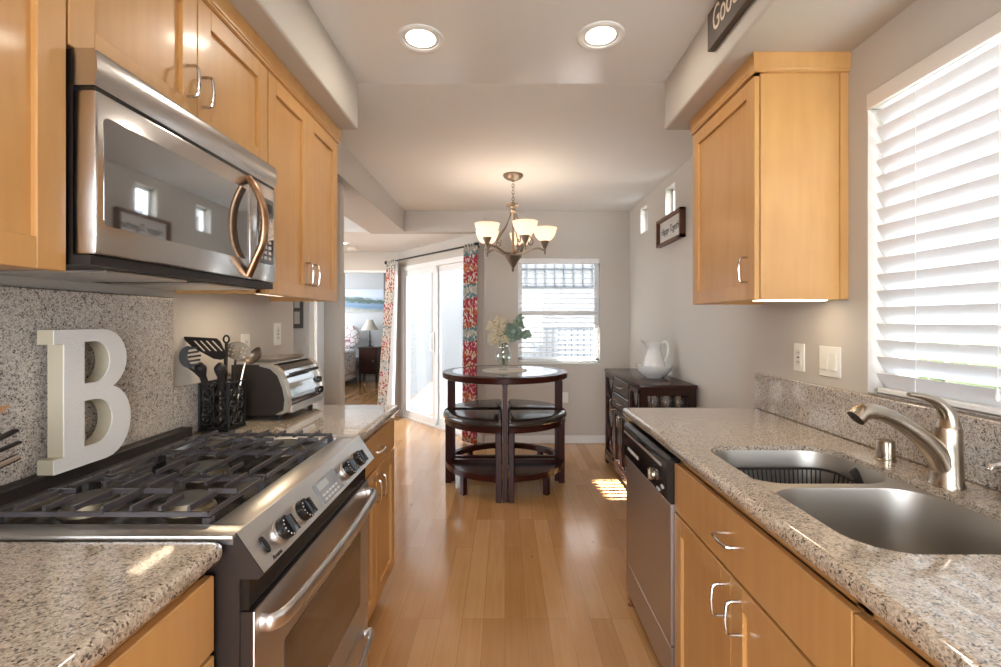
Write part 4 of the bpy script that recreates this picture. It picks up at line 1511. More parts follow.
ZB = 0.953
OUT = letter_outline(1.147, ZB)
H1 = dshape(1.230, ZB + 0.108, 0.060, 0.088)
H2 = dshape(1.230, ZB + 0.268, 0.055, 0.080)
MB().prism(OUT, 'X', -1.142, -1.1035, [H1, H2]).build('edge', LETTERSIDE, lb, 40)
MB().prism(OUT, 'X', -1.1035, -1.1000, [H1, H2]).build('face', LETTER, lb, 40)

# ------------------------------------------------------------------ utensil caddy, utensils
CX0, CX1, CY0, CY1, CZ = -1.152, -1.046, 1.775, 1.885, 0.9105
uc = thing('utensil_holder', ((CX0 + CX1) / 2, (CY0 + CY1) / 2, CZ), 'square black scrollwork iron caddy holding cooking utensils', 'utensil holder')
mb = MB()
mb.box(CX0 - .006, CX1 + .006, CY0 - .006, CY1 + .006, CZ, CZ + 0.008, bev=0.002)
for x in (CX0, CX1):
    for y in (CY0, CY1):
        mb.box(x - .004, x + .004, y - .004, y + .004, CZ, CZ + 0.184)
for z in (CZ + 0.012, CZ + 0.180):
    mb.box(CX0, CX1, CY0 - .004, CY0 + .004, z, z + 0.006).box(CX0, CX1, CY1 - .004, CY1 + .004, z, z + 0.006)
    mb.box(CX0 - .004, CX0 + .004, CY0, CY1, z, z + 0.006).box(CX1 - .004, CX1 + .004, CY0, CY1, z, z + 0.006)
mb.build('frame', BLACKMETAL, uc)


def spiral(c, r0, turns, a0, sgn):
    out = []
    for i in range(20):
        t = i / 19
        r = r0 * (1 - 0.82 * t)
        a = a0 + sgn * turns * 2 * PI * t
        out.append((c[0] + r * math.cos(a), c[1] + r * math.sin(a)))
    return out


for face in range(4):
    mb = MB()
    for iu in range(2):
        for iz in range(3):
            u = 0.028 + iu * 0.050
            zz = 0.045 + iz * 0.050
            s = spiral((u, zz), 0.024, 1.3, (0 if iu else PI) + (PI / 2 if iz % 2 else -PI / 2), 1 if (iu + iz) % 2 else -1)
            if face == 0:
                p = [(CX0 + a, CY0, CZ + b) for a, b in s]
            elif face == 1:
                p = [(CX1, CY0 + a, CZ + b) for a, b in s]
            elif face == 2:
                p = [(CX0 + a, CY1, CZ + b) for a, b in s]
            else:
                p = [(CX0, CY0 + a, CZ + b) for a, b in s]
            mb.tube(p, 0.0046, 6)
    if face in (0, 2):
        yy = CY0 if face == 0 else CY1
        mb.tube([(CX0 + .053, yy, CZ + .012), (CX0 + .053, yy, CZ + .182)], 0.003, 6)
        mb.tube([(CX0, yy, CZ + .10), (CX1, yy, CZ + .10)], 0.003, 6)
    else:
        xx = CX1 if face == 1 else CX0
        mb.tube([(xx, CY0 + .056, CZ + .012), (xx, CY0 + .056, CZ + .182)], 0.003, 6)
        mb.tube([(xx, CY0, CZ + .10), (xx, CY1, CZ + .10)], 0.003, 6)
    mb.build('scroll_panel', BLACKMETAL, uc)
GU = 'cooking utensils in the iron caddy'


def head_matrix(loc, up, facing):
    z = Vector(facing).normalized()
    y = (Vector(up) - z * Vector(up).dot(z)).normalized()
    x = y.cross(z)
    M = Matrix((x, y, z)).transposed().to_4x4()
    M.translation = Vector(loc)
    return M


# slotted turner
tn = thing('slotted_turner', (-1.09, 1.80, 0.93), 'black slotted turner with a wide head leaning left over the caddy', 'spatula', GU)
MB().tube(smooth_path([(-1.085, 1.84, 0.925), (-1.080, 1.82, 1.03), (-1.066, 1.795, 1.12), (-1.056, 1.775, 1.19)], 5), [0.006] * 16, 8).build('handle', BLACKMAT, tn)


def qx(px):
    return (px - 505) * 0.003745


def qz(py):
    return 1.33 - (py - 321) * 0.003745


SLP = 0.45
# blade outline in its own plane (x across, z up), tilted back from the vertical
BP = [(-1.187, 1.268), (-1.176, 1.273), (-1.062, 1.266), (-1.052, 1.255), (-1.041, 1.200), (-1.050, 1.190), (-1.068, 1.184), (-1.094, 1.188), (-1.160, 1.232)]
SLOTS = [[(x, 1.257), (x + 0.009, 1.257), (x + 0.034, 1.218), (x + 0.026, 1.218)] for x in (-1.150, -1.128, -1.106, -1.084)]
mb = MB().prism(BP, 'Y', -0.002, 0.002, SLOTS)
mb.v = [(x, 1.765 + y - SLP * (z - 1.19), z) for x, y, z in mb.v]
mb.build('blade', BLACKMAT, tn)
# pasta fork
pf_ = thing('pasta_fork', (-1.12, 1.80, 0.93), 'black pasta fork with toothed round head at the caddy left', 'pasta fork', GU)
MB().tube(smooth_path([(-1.115, 1.83, 0.925), (-1.120, 1.79, 1.06), (-1.134, 1.74, 1.13), (-1.150, 1.705, 1.165)], 5), 0.0050, 8).build('handle', BLACKMAT, pf_)
mb = MB()
M = head_matrix((-1.138, 1.692, 1.200), (-0.15, 0, 1), (0.45, -0.88, 0.1))
mb.prism([(0.030 * math.cos(a), 0.040 * math.sin(a)) for a in [PI * 0.35 + 1.3 * PI * i / 16 for i in range(17)]] + [(0.0, -0.022), (-0.006, 0.0), (0.0, 0.022)], 'Z', -0.006, 0.0)
for i in range(5):
    y = -0.030 + i * 0.015
    mb.box(-0.004, 0.030 + 0.004 * (2 - abs(i - 2)), y - .0035, y + .0035, -0.002, 0.010, bev=0.0015)
mb.xform(M)
mb.build('head', BLACKMAT, pf_)
# skimmer
sm = thing('skimmer', (-1.08, 1.85, 0.93), 'steel perforated skimmer just right of the slotted turner', 'skimmer', GU)
MB().tube(smooth_path([(-1.08, 1.86, 0.925), (-1.074, 1.862, 1.05), (-1.070, 1.862, 1.14), (-1.066, 1.862, 1.185)], 5), 0.0045, 8).build('handle', BLACKMAT, sm)
M = head_matrix((-1.060, 1.864, 1.212), (0.25, 0, 1), (0.25, -0.9, 0.25))
holes = []
for i in range(5):
    for j in range(3):
        x, y = -0.028 + i * 0.014, -0.018 + j * 0.016
        holes.append([(x + 0.004 * math.cos(a), y + 0.004 * math.sin(a)) for a in [2 * PI * k / 6 for k in range(6)]])
mb = MB().prism([(0.046 * math.cos(a), 0.036 * math.sin(a)) for a in [2 * PI * i / 24 for i in range(24)]], 'Z', -0.0015, 0.0015, holes)
mb.xform(M)
mb.build('head', PEWTER, sm)
# ladle
ld = thing('ladle', (-1.06, 1.85, 0.93), 'dark ladle with an oval bowl at the caddy right', 'ladle', GU)
MB().tube(smooth_path([(-1.065, 1.85, 0.925), (-1.052, 1.86, 1.05), (-1.042, 1.87, 1.13), (-1.034, 1.872, 1.165)], 5), 0.0045, 8).build('handle', NICKEL, ld)
M = head_matrix((-1.006, 1.876, 1.192), (0.75, 0, 0.6), (-0.45, -0.75, 0.5))
mb = MB()
prof = [(0.0, -0.026), (0.016, -0.023), (0.028, -0.012), (0.034, 0.0), (0.031, 0.0), (0.026, -0.010), (0.014, -0.020), (0.0, -0.022)]
mb.shell(prof, (0, 0, 0), 20)
mb.v = [(x, y * 1.25, z) for x, y, z in mb.v]
mb.xform(M)
mb.build('bowl', PEWTER, ld)
# tool with a hanging loop and two thick grips
tag(MB().tube(smooth_path([(-1.085, 1.815, 0.925), (-1.084, 1.82, 1.05), (-1.083, 1.825, 1.16), (-1.083, 1.827, 1.246)], 5), 0.006, 8)
    .tube([(-1.083 + 0.011 * math.cos(a), 1.827, 1.259 + 0.014 * math.sin(a)) for a in [2 * PI * i / 14 for i in range(14)]], 0.004, 6, closed=True).build('kitchen_tongs', BLACKMAT),
    'black tool with a hanging loop rising above the turner', 'utensil', GU)
for i, (x, y, dx, lab) in enumerate(((-1.118, 1.80, -0.022, 'thick dark grip standing under the left of the turner head'), (-1.075, 1.795, 0.012, 'thick dark grip standing under the right of the turner head'))):
    gm = MB().tube(smooth_path([(x, y, 0.925), (x + dx * 0.3, y - .01, 1.03), (x + dx * 0.6, y - .025, 1.09), (x + dx, y - .04, 1.15), (x + dx, y - .042, 1.175)], 4), [0.005] * 7 + [0.012] * 4 + [0.018, 0.021, 0.020, 0.016, 0.011, 0.006], 10)
    tag(gm.build('utensil_grip', BLACKMAT), lab, 'utensil', GU)

# ------------------------------------------------------------------ toaster oven
to = thing('toaster_oven', (-1.03, 2.17, 0.9105), 'chrome toaster oven with curved front on the far counter', 'toaster oven')
TY0, TY1 = 1.975, 2.365
prof = [(-1.150, 0.932), (-0.945, 0.932), (-0.922, 0.945), (-0.914, 0.975), (-0.918, 1.02), (-0.930, 1.07), (-0.950, 1.115), (-0.970, 1.135), (-1.000, 1.145), (-1.150, 1.145)]
MB().loft([[(x, TY0, z) for x, z in prof], [(x, TY1, z) for x, z in prof]]).build('body', simple('toaster_dark_side', (0.035, 0.026, 0.021), 0.3, 0.3), to, 30)
fr = [(-0.965, 0.936), (-0.938, 0.938), (-0.916, 0.948), (-0.908, 0.977), (-0.912, 1.022), (-0.924, 1.073), (-0.944, 1.119), (-0.968, 1.141), (-1.01, 1.151), (-1.03, 1.151), (-1.03, 1.140), (-0.985, 1.128), (-0.955, 1.10), (-0.935, 1.05), (-0.925, 1.0), (-0.93, 0.955)]
for a, b in ((TY0 - 0.004, TY0 + 0.028), (TY1 - 0.024, TY1 + 0.004)):
    MB().prism(fr, 'Y', a, b).build('side_trim', CHAMP, to, 30)
fr2 = [(-0.912, 0.978), (-0.9155, 1.02), (-0.927, 1.07), (-0.947, 1.116), (-0.952, 1.113), (-0.933, 1.068), (-0.922, 1.02), (-0.918, 0.978)]
gd = MB().prism(fr2, 'Y', TY0 + 0.028, TY1 - 0.085).build('glass_door', simple('toaster_mirror_glass', (0.55, 0.56, 0.57), 0.08, 0.95), to, 30)
MB().tube([(-0.925, TY0 + 0.04, 1.098), (-0.905, TY0 + 0.045, 1.105), (-0.905, TY1 - 0.10, 1.105), (-0.925, TY1 - 0.095, 1.098)], 0.007, 8).build('handle', BLACKMAT, gd)
MB().prism(fr2, 'Y', TY1 - 0.083, TY1 - 0.024).build('control_face', STEEL, to, 30)
for z, x in ((1.045, -0.920), (0.995, -0.912)):
    MB().lathe([(0.016, 0), (0.015, 0.014), (0.0, 0.015)], (x, TY1 - 0.053, z), 14, Matrix.Rotation(PI / 2, 4, 'Y')).build('knob', BLACK, to)
MB().box(-0.94, -0.908, TY0 + 0.03, TY1 - 0.024, 0.937, 0.968, bev=0.004).build('crumb_tray', STEEL, to)
MB().box(-1.14, -0.98, TY0 + 0.01, TY1 - 0.02, 1.145, 1.152, bev=0.002).build('top_plate', STEEL, to)
for x, y in ((-0.96, TY0 + 0.03), (-0.96, TY1 - 0.05), (-1.13, TY0 + 0.03), (-1.13, TY1 - 0.05)):
    MB().lathe([(0.012, 0), (0.011, 0.022), (0.0, 0.022)], (x, y, 0.9105), 10).build('foot', RUBBER, to)
bt = MB()
rings = []
for ins, z in ((0.012, 1.153), (0.0, 1.166), (0.003, 1.167), (0.018, 1.157)):
    rings.append([(x, y, z) for x, y in rrect(-1.13 + ins, -0.985 - ins, 2.03 + ins, 2.32 - ins, 0.014, 4)])
bt.loft(rings, True, True)
tag(bt.build('baking_tray', CHAMP), 'small metal baking tray lying on top of the toaster oven', 'tray')

# crock of utensils just outside the left edge, handles leaning into view
ck = thing('utensil_crock', (-1.055, 0.70, 0.91), 'round steel crock on the near left counter', 'crock')
MB().shell([(0.0, 0.0), (0.058, 0.0), (0.060, 0.004), (0.060, 0.150), (0.062, 0.153), (0.056, 0.153), (0.056, 0.006), (0.0, 0.006)], (-1.055, 0.70, 0.9105), 24).build('vessel', STEEL, ck)
GC = 'utensils leaning at the left edge'
tag(MB().tube(smooth_path([(-1.07, 0.68, 0.925), (-1.05, 0.76, 1.04), (-1.035, 0.88, 1.115), (-1.025, 0.968, 1.155)], 5), [0.006] * 9 + [0.008, 0.010, 0.012, 0.013, 0.012, 0.010, 0.006], 10, flat=(0.6, 1.2)).build('wooden_spoon', WOODSPOON), 'wooden spoon tip highest at the left edge', 'spoon', GC)
tag(MB().tube(smooth_path([(-1.05, 0.67, 0.925), (-1.03, 0.76, 1.02), (-1.015, 0.88, 1.075), (-1.005, 0.965, 1.105)], 5), 0.009, 8, flat=(0.5, 1.2)).tube(smooth_path([(-1.04, 0.68, 0.93), (-1.02, 0.77, 1.02), (-1.0, 0.88, 1.062), (-0.995, 0.962, 1.082)], 5), 0.007, 8, flat=(0.5, 1.2)).build('kitchen_tongs', BLACKMAT), 'black tongs tips at the left edge beside the letter', 'tongs', GC)
tag(MB().tube(smooth_path([(-1.04, 0.67, 0.925), (-1.01, 0.76, 1.0), (-0.995, 0.87, 1.035), (-0.985, 0.95, 1.055)], 5), 0.0075, 10).build('whisk_handle', CHROME), 'shiny metal handle end lowest at the left edge', 'utensil', GC)

# ------------------------------------------------------------------ ceiling lights


def downlight(x, y, z, label, power, r=0.098):
    t = thing('ceiling_light', (x, y, z), label, 'ceiling light', 'recessed ceiling lights')
    MB().shell([(r, 0.0), (r, -0.006), (r * 0.93, -0.009), (r * 0.80, -0.006), (r * 0.78, -0.003), (r * 0.62, -0.0015)], (x, y, z), 32).build('trim_ring', WHITE, t)
    MB().lathe([(r * 0.63, -0.0005), (r * 0.63, -0.0025), (0.0, -0.0035)], (x, y, z), 32).build('lens', DOWNLENS, t)
    d = bpy.data.lights.new('downlight_lamp', 'AREA')
    d.shape = 'DISK'
    d.size = r * 1.1
    d.energy = power
    d.color = (1.0, 0.90, 0.77)
    o = bpy.data.objects.new('downlight_lamp', d)
    COL.objects.link(o)
    o.location = (x, y, z - 0.012)
    return t


downlight(-0.357, 1.995, 2.53, 'round recessed ceiling light on the range side of the kitchen', 3)
downlight(0.402, 1.975, 2.53, 'round recessed ceiling light on the sink side of the kitchen', 3)
downlight(-0.357, -0.9, 2.53, 'unseen recessed ceiling light added for fill on the range side', 3)  # this pair behind the camera is unseen, added as fill
downlight(0.402, -0.9, 2.53, 'unseen recessed ceiling light added for fill on the sink side', 3)
downlight(-2.02, 5.84, 2.301, 'recessed ceiling light beyond the upper cabinets near the bedroom doorway', 8, 0.085)
tag(MB().lathe([(0.065, 0), (0.065, -0.022), (0.055, -0.034), (0.0, -0.036)], (-2.03, 6.25, 2.301), 24).build('smoke_detector', PLASTIC), 'small white smoke detector on the low ceiling near the bedroom doorway', 'smoke detector')

# ------------------------------------------------------------------ chandelier
HX, HY = 0.066, 3.86
ch = thing('chandelier', (HX, HY, 2.53), 'five light pewter chandelier with glowing glass shades over the table', 'chandelier')
MB().lathe([(0.082, 0.0), (0.084, -0.008), (0.075, -0.022), (0.045, -0.040), (0.018, -0.046), (0.012, -0.055), (0.0, -0.056)], (HX, HY, 2.53), 28).build('canopy', PEWTER, ch)
mb = MB()
z = 2.455
i = 0
while z > 2.305:
    M = Matrix.Rotation(PI / 2 * (i % 2), 4, 'Z')
    pts = []
    for k in range(12):
        a = 2 * PI * k / 12
        p = M @ Vector((0.009 * math.cos(a), 0, 0.017 * math.sin(a)))
        pts.append(Vector((HX, HY, z - 0.014)) + p)
    mb.tube(pts, 0.0028, 5, closed=True)
    z -= 0.027
    i += 1
mb.build('chain', PEWTER, ch)
MB().lathe([(0.0, 2.312), (0.010, 2.308), (0.014, 2.295), (0.05, 2.286), (0.056, 2.276), (0.03, 2.266), (0.020, 2.25), (0.030, 2.235), (0.022, 2.215), (0.012, 2.20), (0.010, 1.92), (0.022, 1.90), (0.03, 1.885), (0.068, 1.872), (0.070, 1.862), (0.05, 1.83),
            (0.022, 1.785), (0.010, 1.765), (0.014, 1.752), (0.008, 1.738), (0.0, 1.732)], (HX, HY, 0), 24).build('stem', PEWTER, ch)
for k in range(5):
    a = math.radians(72 * k + 2)
    ca, sa = math.cos(a), math.sin(a)

    def q(r, z):
        return (HX + r * ca, HY + r * sa, z)
    arm = MB().tube(smooth_path([q(0.03, 1.885), q(0.09, 1.885), q(0.15, 1.915), q(0.21, 1.93), q(0.25, 1.915), q(0.262, 1.925)], 6), 0.0095, 10)
    arm.tube(smooth_path([q(0.016, 2.225), q(0.04, 2.17), q(0.075, 2.10), q(0.135, 2.03), q(0.165, 1.985), q(0.150, 1.955), q(0.125, 1.965), q(0.125, 1.985)], 6), 0.0048, 8)
    arm.lathe([(0.0, -0.05), (0.009, -0.042), (0.006, -0.03), (0.011, -0.018), (0.006, -0.006), (0.008, 0.0)], q(0.262, 1.925), 10)
    ar = arm.build('arm', PEWTER, ch)
    MB().lathe([(0.008, 0.0), (0.014, 0.012), (0.032, 0.054), (0.037, 0.066), (0.0, 0.066)], q(0.262, 1.922), 20).build('shade_holder', PEWTER, ar)
    MB().shell([(0.032, 0.066), (0.055, 0.078), (0.078, 0.106), (0.091, 0.140), (0.097, 0.166), (0.101, 0.173), (0.097, 0.173), (0.087, 0.141), (0.074, 0.109), (0.052, 0.082), (0.032, 0.070)], q(0.262, 1.922), 28).build('lamp_shade', SHADEGLASS, ar)
    MB().ellip(q(0.262, 1.922 + 0.10), 0.026, 0.026, 0.034, 12, 8).build('bulb', BULB, ar)
    d = bpy.data.lights.new('chandelier_lamp', 'POINT')
    d.energy = 1.5
    d.color = (1.0, 0.82, 0.64)
    d.shadow_soft_size = 0.03
    o = bpy.data.objects.new('chandelier_lamp', d)
    COL.objects.link(o)
    o.location = q(0.262, 1.922 + 0.145)

# ------------------------------------------------------------------ dining table with nested stools
TC = Vector((0.0, 3.92, 0))
dt = thing('dining_table', TC, 'round dark cherry counter height dining table with four legs', 'table')
ZT = 0.915
MB().lathe([(0.0, ZT - 0.048), (0.505, ZT - 0.048), (0.516, ZT - 0.042), (0.518, ZT - 0.008), (0.512, ZT), (0.44, ZT), (0.44, ZT - 0.004), (0.0, ZT - 0.004)], TC, 64).build('tabletop', CHERRY, dt)
MB().lathe([(0.438, ZT - 0.006), (0.438, ZT + 0.001), (0.0, ZT + 0.001)], TC, 64).build('glass_inset', TABLEGLASS, dt)
for k in range(4):
    a = k * PI / 2
    m = MB().box(0.415, 0.478, -0.017, 0.017, 0, ZT - 0.046, bev=0.003).xform(Matrix.Translation(TC) @ Matrix.Rotation(a, 4, 'Z'))
    m.build('leg', CHERRY, dt)
MB().box(-0.42, 0.42, -0.02, 0.02, ZT - 0.075, ZT - 0.046).box(-0.02, 0.02, -0.42, 0.42, ZT - 0.075, ZT - 0.046).xform(Matrix.Translation(TC)).build('cross_rail', CHERRY, dt)


def wedge(r, gap, off=0.0, n=14, rc=0.03):
    # quarter circle with its corner at (gap, gap)
    a0 = math.asin(gap / r)
    pts = [(gap, gap)]
    pts += arc(0, 0, r, a0, PI / 2 - a0, n)
    return pts


st = thing('wedge_stool', (0, 0, 0), 'stool', 'stool', 'wedge stools nested under the table')
prof = [(0.0, 0.545), (-0.004, 0.575), (0.004, 0.592), (0.018, 0.600), (0.05, 0.606)]
rings = []
for ins, z in [(0.016, 0.548), (0.003, 0.556), (0.0, 0.572), (0.006, 0.588), (0.02, 0.598), (0.06, 0.603)]:
    rings.append([(x, y, z) for x, y in wedge(0.512 - ins, 0.030 + ins)])
MB().loft(rings).build('seat', LEATHER, st, 50)
MB().prism(wedge(0.500, 0.036), 'Z', 0.508, 0.549).build('apron', CHERRY, st, 40)
for x0, x1, y0, y1 in ((0.026, 0.066, 0.440, 0.490), (0.440, 0.490, 0.026, 0.066), (0.040, 0.080, 0.040, 0.080)):
    B(x0, x1, y0, y1, 0, 0.51, bev=0.003).build('leg', CHERRY, st)
ro = wedge(0.490, 0.030)
ri = wedge(0.445, 0.070)
MB().prism(ro, 'Z', 0.150, 0.195, [ri]).build('foot_rail', CHERRY, st, 40)
m = MB().box(0.428, 0.470, -0.021, 0.021, 0, 0.152, bev=0.003).xform(Matrix.Rotation(PI / 4, 4, 'Z'))
m.build('short_leg', CHERRY, st)
labs = ['leather topped wedge stool behind right of the table, nearest the sideboard wall', 'leather topped wedge stool behind left, nearest the sliding door',
        'leather topped wedge stool at the front left of the table', 'leather topped wedge stool at the front right of the table']
for k in range(4):
    s_ = st if k == 0 else copy_tree(st)
    s_.location = TC
    s_.rotation_euler = (0, 0, k * PI / 2)
    s_['label'] = labs[k]
    if k >= 2:
        f_ = MB().prism(wedge(0.470, 0.05), 'Z', 0.156, 0.166).build('foot_infill', CHERRY, None, 40, origin=(0, 0, 0))  # thin dark sheet inside the foot rails of the front stools only
        f_.parent = s_

# placemat, vase and flowers
VX, VY = -0.012, 3.93
tag(MB().lathe([(0.0, ZT + 0.0012), (0.185, ZT + 0.0012), (0.188, ZT + 0.004), (0.185, ZT + 0.007), (0.0, ZT + 0.007)], (-0.005, VY, 0), 40).build('placemat', LINEN), 'round pale linen placemat under the glass vase', 'placemat')
VZ = ZT + 0.0075
pr = [(0.0, 0.0), (0.036, 0.0), (0.040, 0.004), (0.034, 0.022), (0.040, 0.045), (0.058, 0.085), (0.062, 0.110), (0.055, 0.145), (0.040, 0.175), (0.036, 0.195), (0.046, 0.226),
      (0.043, 0.226), (0.033, 0.195), (0.037, 0.175), (0.052, 0.145), (0.058, 0.110), (0.054, 0.085), (0.036, 0.045), (0.0, 0.03)]
tag(MB().shell([(a * 1.1, b) for a, b in pr], (VX, VY, VZ), 28).build('vase', CLEAR), 'clear glass vase of dried flowers on the dining table', 'vase')
fl = thing('dried_flowers', (VX, VY, VZ + 0.03), 'cream dried blossom sprays on the left of the glass vase', 'flowers')
mb, m2 = MB(), MB()
for i in range(30):
    tx = VX - random.uniform(-0.02, 0.115)
    ty = VY + random.uniform(-0.07, 0.07)
    tz = VZ + random.uniform(0.27, 0.44) - 0.25 * abs(tx - VX + 0.06)
    p = smooth_path([(VX + random.uniform(-.012, .012), VY + random.uniform(-.012, .012), VZ + 0.036), (VX - 0.005 + random.uniform(-.01, .01), VY + random.uniform(-.01, .01), VZ + 0.19), ((tx + VX) / 2, (ty + VY) / 2, (tz + VZ + 0.22) / 2), (tx, ty, tz)], 4)
    mb.tube(p, 0.0014, 5)
    for j in range(22):
        c = p[-1] + Vector((random.gauss(0, .014), random.gauss(0, .014), random.gauss(-0.02, .022)))
        r = random.uniform(0.005, 0.010)
        m2.ellip(c, r, r, r, 6, 4)
mb.build('stem', STEM, fl)
m2.build('blossom', DRIED, fl)
eu = thing('eucalyptus', (VX + .01, VY, VZ + 0.03), 'green eucalyptus sprigs rising on the right of the vase', 'foliage')
mb, m2 = MB(), MB()
for i in range(13):
    tx = VX + random.uniform(0.02, 0.215)
    ty = VY + random.uniform(-0.08, 0.08)
    tz = VZ + random.uniform(0.30, 0.42) + 0.35 * min(tx - VX, 0.16) - (0.10 if tx - VX > 0.19 else 0)
    p = smooth_path([(VX + random.uniform(-.012, .012), VY + random.uniform(-.012, .012), VZ + 0.036), (VX + 0.008, VY, VZ + 0.20), ((tx + VX) / 2, (ty + VY) / 2, (tz + VZ + 0.24) / 2), (tx, ty, tz)], 5)
    mb.tube(p, 0.0016, 5)
    for j in range(8):
        c = p[-1 - j] if j < len(p) else p[0]
        for sgn in (-1, 1):
            d = Vector((random.uniform(-1, 1), random.uniform(-1, 1), random.uniform(-0.6, 0.6))).normalized()
            r = random.uniform(0.013, 0.022)
            Mh = head_matrix(c + d * r, d, Vector((random.uniform(-1, 1), -1, random.uniform(-.5, 1))))
            l = MB().lathe([(0.0, -0.0006), (r * 0.7, 0.0), (r, 0.0012), (r * 0.7, 0.0012), (0.0, 0.0006)], (0, 0, 0), 8).xform(Mh)
            m2.add(l.v, l.f)
mb.build('stem', STEM, eu)
m2.build('leaves', EUCA, eu)

# ------------------------------------------------------------------ sideboard
SX0, SX1, SY0, SY1, SZ = 0.955, 1.345, 3.305, 4.455, 0.88
sb = thing('sideboard', (1.15, 3.88, 0), 'dark espresso sideboard with lattice doors and glazed end panel', 'sideboard')
B(SX0 - 0.012, SX1 + .004, SY0 - 0.012, SY1 + 0.012, SZ - 0.028, SZ, bev=0.004, seg=2).build('top', ESPRESSO, sb)
zb, zt = 0.09, SZ - 0.028
mb = MB()
for x in (SX0, SX1 - 0.05):
    for y in (SY0, SY1 - 0.05):
        mb.box(x, x + 0.05, y, y + 0.05, 0.0, zt)
for y in (SY0, SY1 - 0.03):
    mb.box(SX0 + .003, SX1 - .003, y + .003, y + 0.027, zb, zb + 0.06).box(SX0 + .003, SX1 - .003, y + .003, y + 0.027, zt - 0.05, zt - .001)
mb.box(SX0 + .002, SX1 - .002, SY0 + .002, SY1 - .002, zb + .002, zb + 0.02).box(SX1 - 0.012, SX1 - .001, SY0 + .004, SY1 - .004, zb + .003, zt - .002).box(SX0 + .03, SX1 - .02, SY0 + .02, SY1 - .02, 0.585, 0.60)
for y in (3.60, 4.08):
    mb.box(SX0 + .012, SX1 - .02, y, y + 0.02, zb, zt)
mb.build('body', ESPRESSO, sb)
mb = MB().box(SX0 - 0.010, SX0 + 0.015, SY0 - .008, SY1 + .008, 0.045, zb + 0.01, bev=0.004)
for y in (SY0 - 0.008, SY1 - 0.062):
    mb.box(SX0 - 0.010, SX0 + 0.015, y, y + 0.07, 0, 0.05, bev=0.004)
mb.build('base_rail', ESPRESSO, sb)
B(SX0 + 0.05, SX1 - 0.05, SY0 + 0.012, SY0 + 0.016, zb + .06, zt - 0.06).build('side_glass', GLASS, sb)


def lattice_door(y0, y1, hy):
    z0, z1 = zb + 0.012, zt - 0.008
    mb = MB()
    w = 0.036
    x0, x1 = SX0 - 0.008, SX0 + 0.012
    mb.box(x0, x1, y0, y0 + w, z0, z1, bev=0.002).box(x0, x1, y1 - w, y1, z0, z1, bev=0.002).box(x0, x1, y0, y1, z0, z0 + w, bev=0.002).box(x0, x1, y0, y1, z1 - w, z1, bev=0.002)
    zm = (z0 + z1) / 2
    ym = (y0 + y1) / 2
    hw = (y1 - y0) / 2 - w
    for za, zc in ((z0 + w, zm), (zm, z1 - w)):
        h = (zc - za)
        for sg in (-1, 1):
            pts = [(SX0 - 0.001, ym + sg * hw * math.cos(PI * t / 10), za + h * t / 10) for t in range(11)]
            mb.tube(pts, 0.009, 6, flat=(1, 0.8))
    d = mb.build('lattice_door', ESPRESSO, sb)
    B(SX0 + 0.006, SX0 + 0.009, y0 + w - .004, y1 - w + .004, z0 + w - .004, z1 - w + .004).build('pane', GLASS, d)
    pull(d, -1, SX0 - 0.008, hy, 0.60, ln=0.09, pr=0.025, r=0.004)


lattice_door(SY0 + 0.012, 3.604, 3.585)
lattice_door(4.096, SY1 - 0.012, 4.118)
for z0, z1 in ((0.725, 0.846), (0.590, 0.715)):
    d = B(SX0 - 0.010, SX0 + 0.012, 3.610, 4.090, z0, z1, bev=0.004).build('drawer', ESPRESSO, sb)
    pull(d, -1, SX0 - 0.010, 3.85, (z0 + z1) / 2, vert=False, ln=0.13, pr=0.025, r=0.004)
for a, b, hy in ((3.610, 3.848, 3.825), (3.852, 4.090, 3.875)):
    d = shaker(sb, -1, SX0 - 0.008, a, b, zb + 0.012, 0.580, ESPRESSO, w=0.045)
    pull(d, -1, SX0 - 0.008, hy, 0.50, ln=0.09, pr=0.025, r=0.004)
# stemware inside
gl0 = MB().shell([(0.0, 0.0), (0.034, 0.0), (0.034, 0.003), (0.006, 0.007), (0.004, 0.07), (0.012, 0.085), (0.034, 0.11), (0.041, 0.15), (0.036, 0.20), (0.034, 0.20), (0.039, 0.15), (0.032, 0.112), (0.010, 0.089), (0.0, 0.086)], (1.07, 3.40, 0.601), 20).build('wine_glass', clear_glass('wine_glass_glass', (0.9, 0.9, 0.9), 6.0))
tag(gl0, 'wine glass', 'wine glass', 'stemware inside the sideboard')
gl0['label'] = 'clear wine glass behind the sideboard end pane, leftmost of three'
for k, dx in enumerate((0.092, 0.184)):
    g = gl0.copy()
    COL.objects.link(g)
    g.location.x += dx
    g['label'] = ['clear wine glass behind the sideboard end pane, middle of three', 'clear wine glass behind the sideboard end pane, closest to the wall'][k]
tag(MB().shell([(0.0, 0.0), (0.062, 0.0), (0.066, 0.006), (0.095, 0.022), (0.126, 0.056), (0.138, 0.085), (0.142, 0.100), (0.136, 0.100), (0.121, 0.060), (0.090, 0.028), (0.05, 0.015), (0.0, 0.0145)], (1.185, 3.74, SZ + 0.0005), 40).build('wash_bowl', CERAMIC), 'wide white ceramic wash bowl on the sideboard', 'bowl')
pt = thing('pitcher', (1.185, 3.74, SZ + 0.015), 'white ceramic pitcher standing in the wash bowl', 'pitcher')
mb = MB()
rings = []
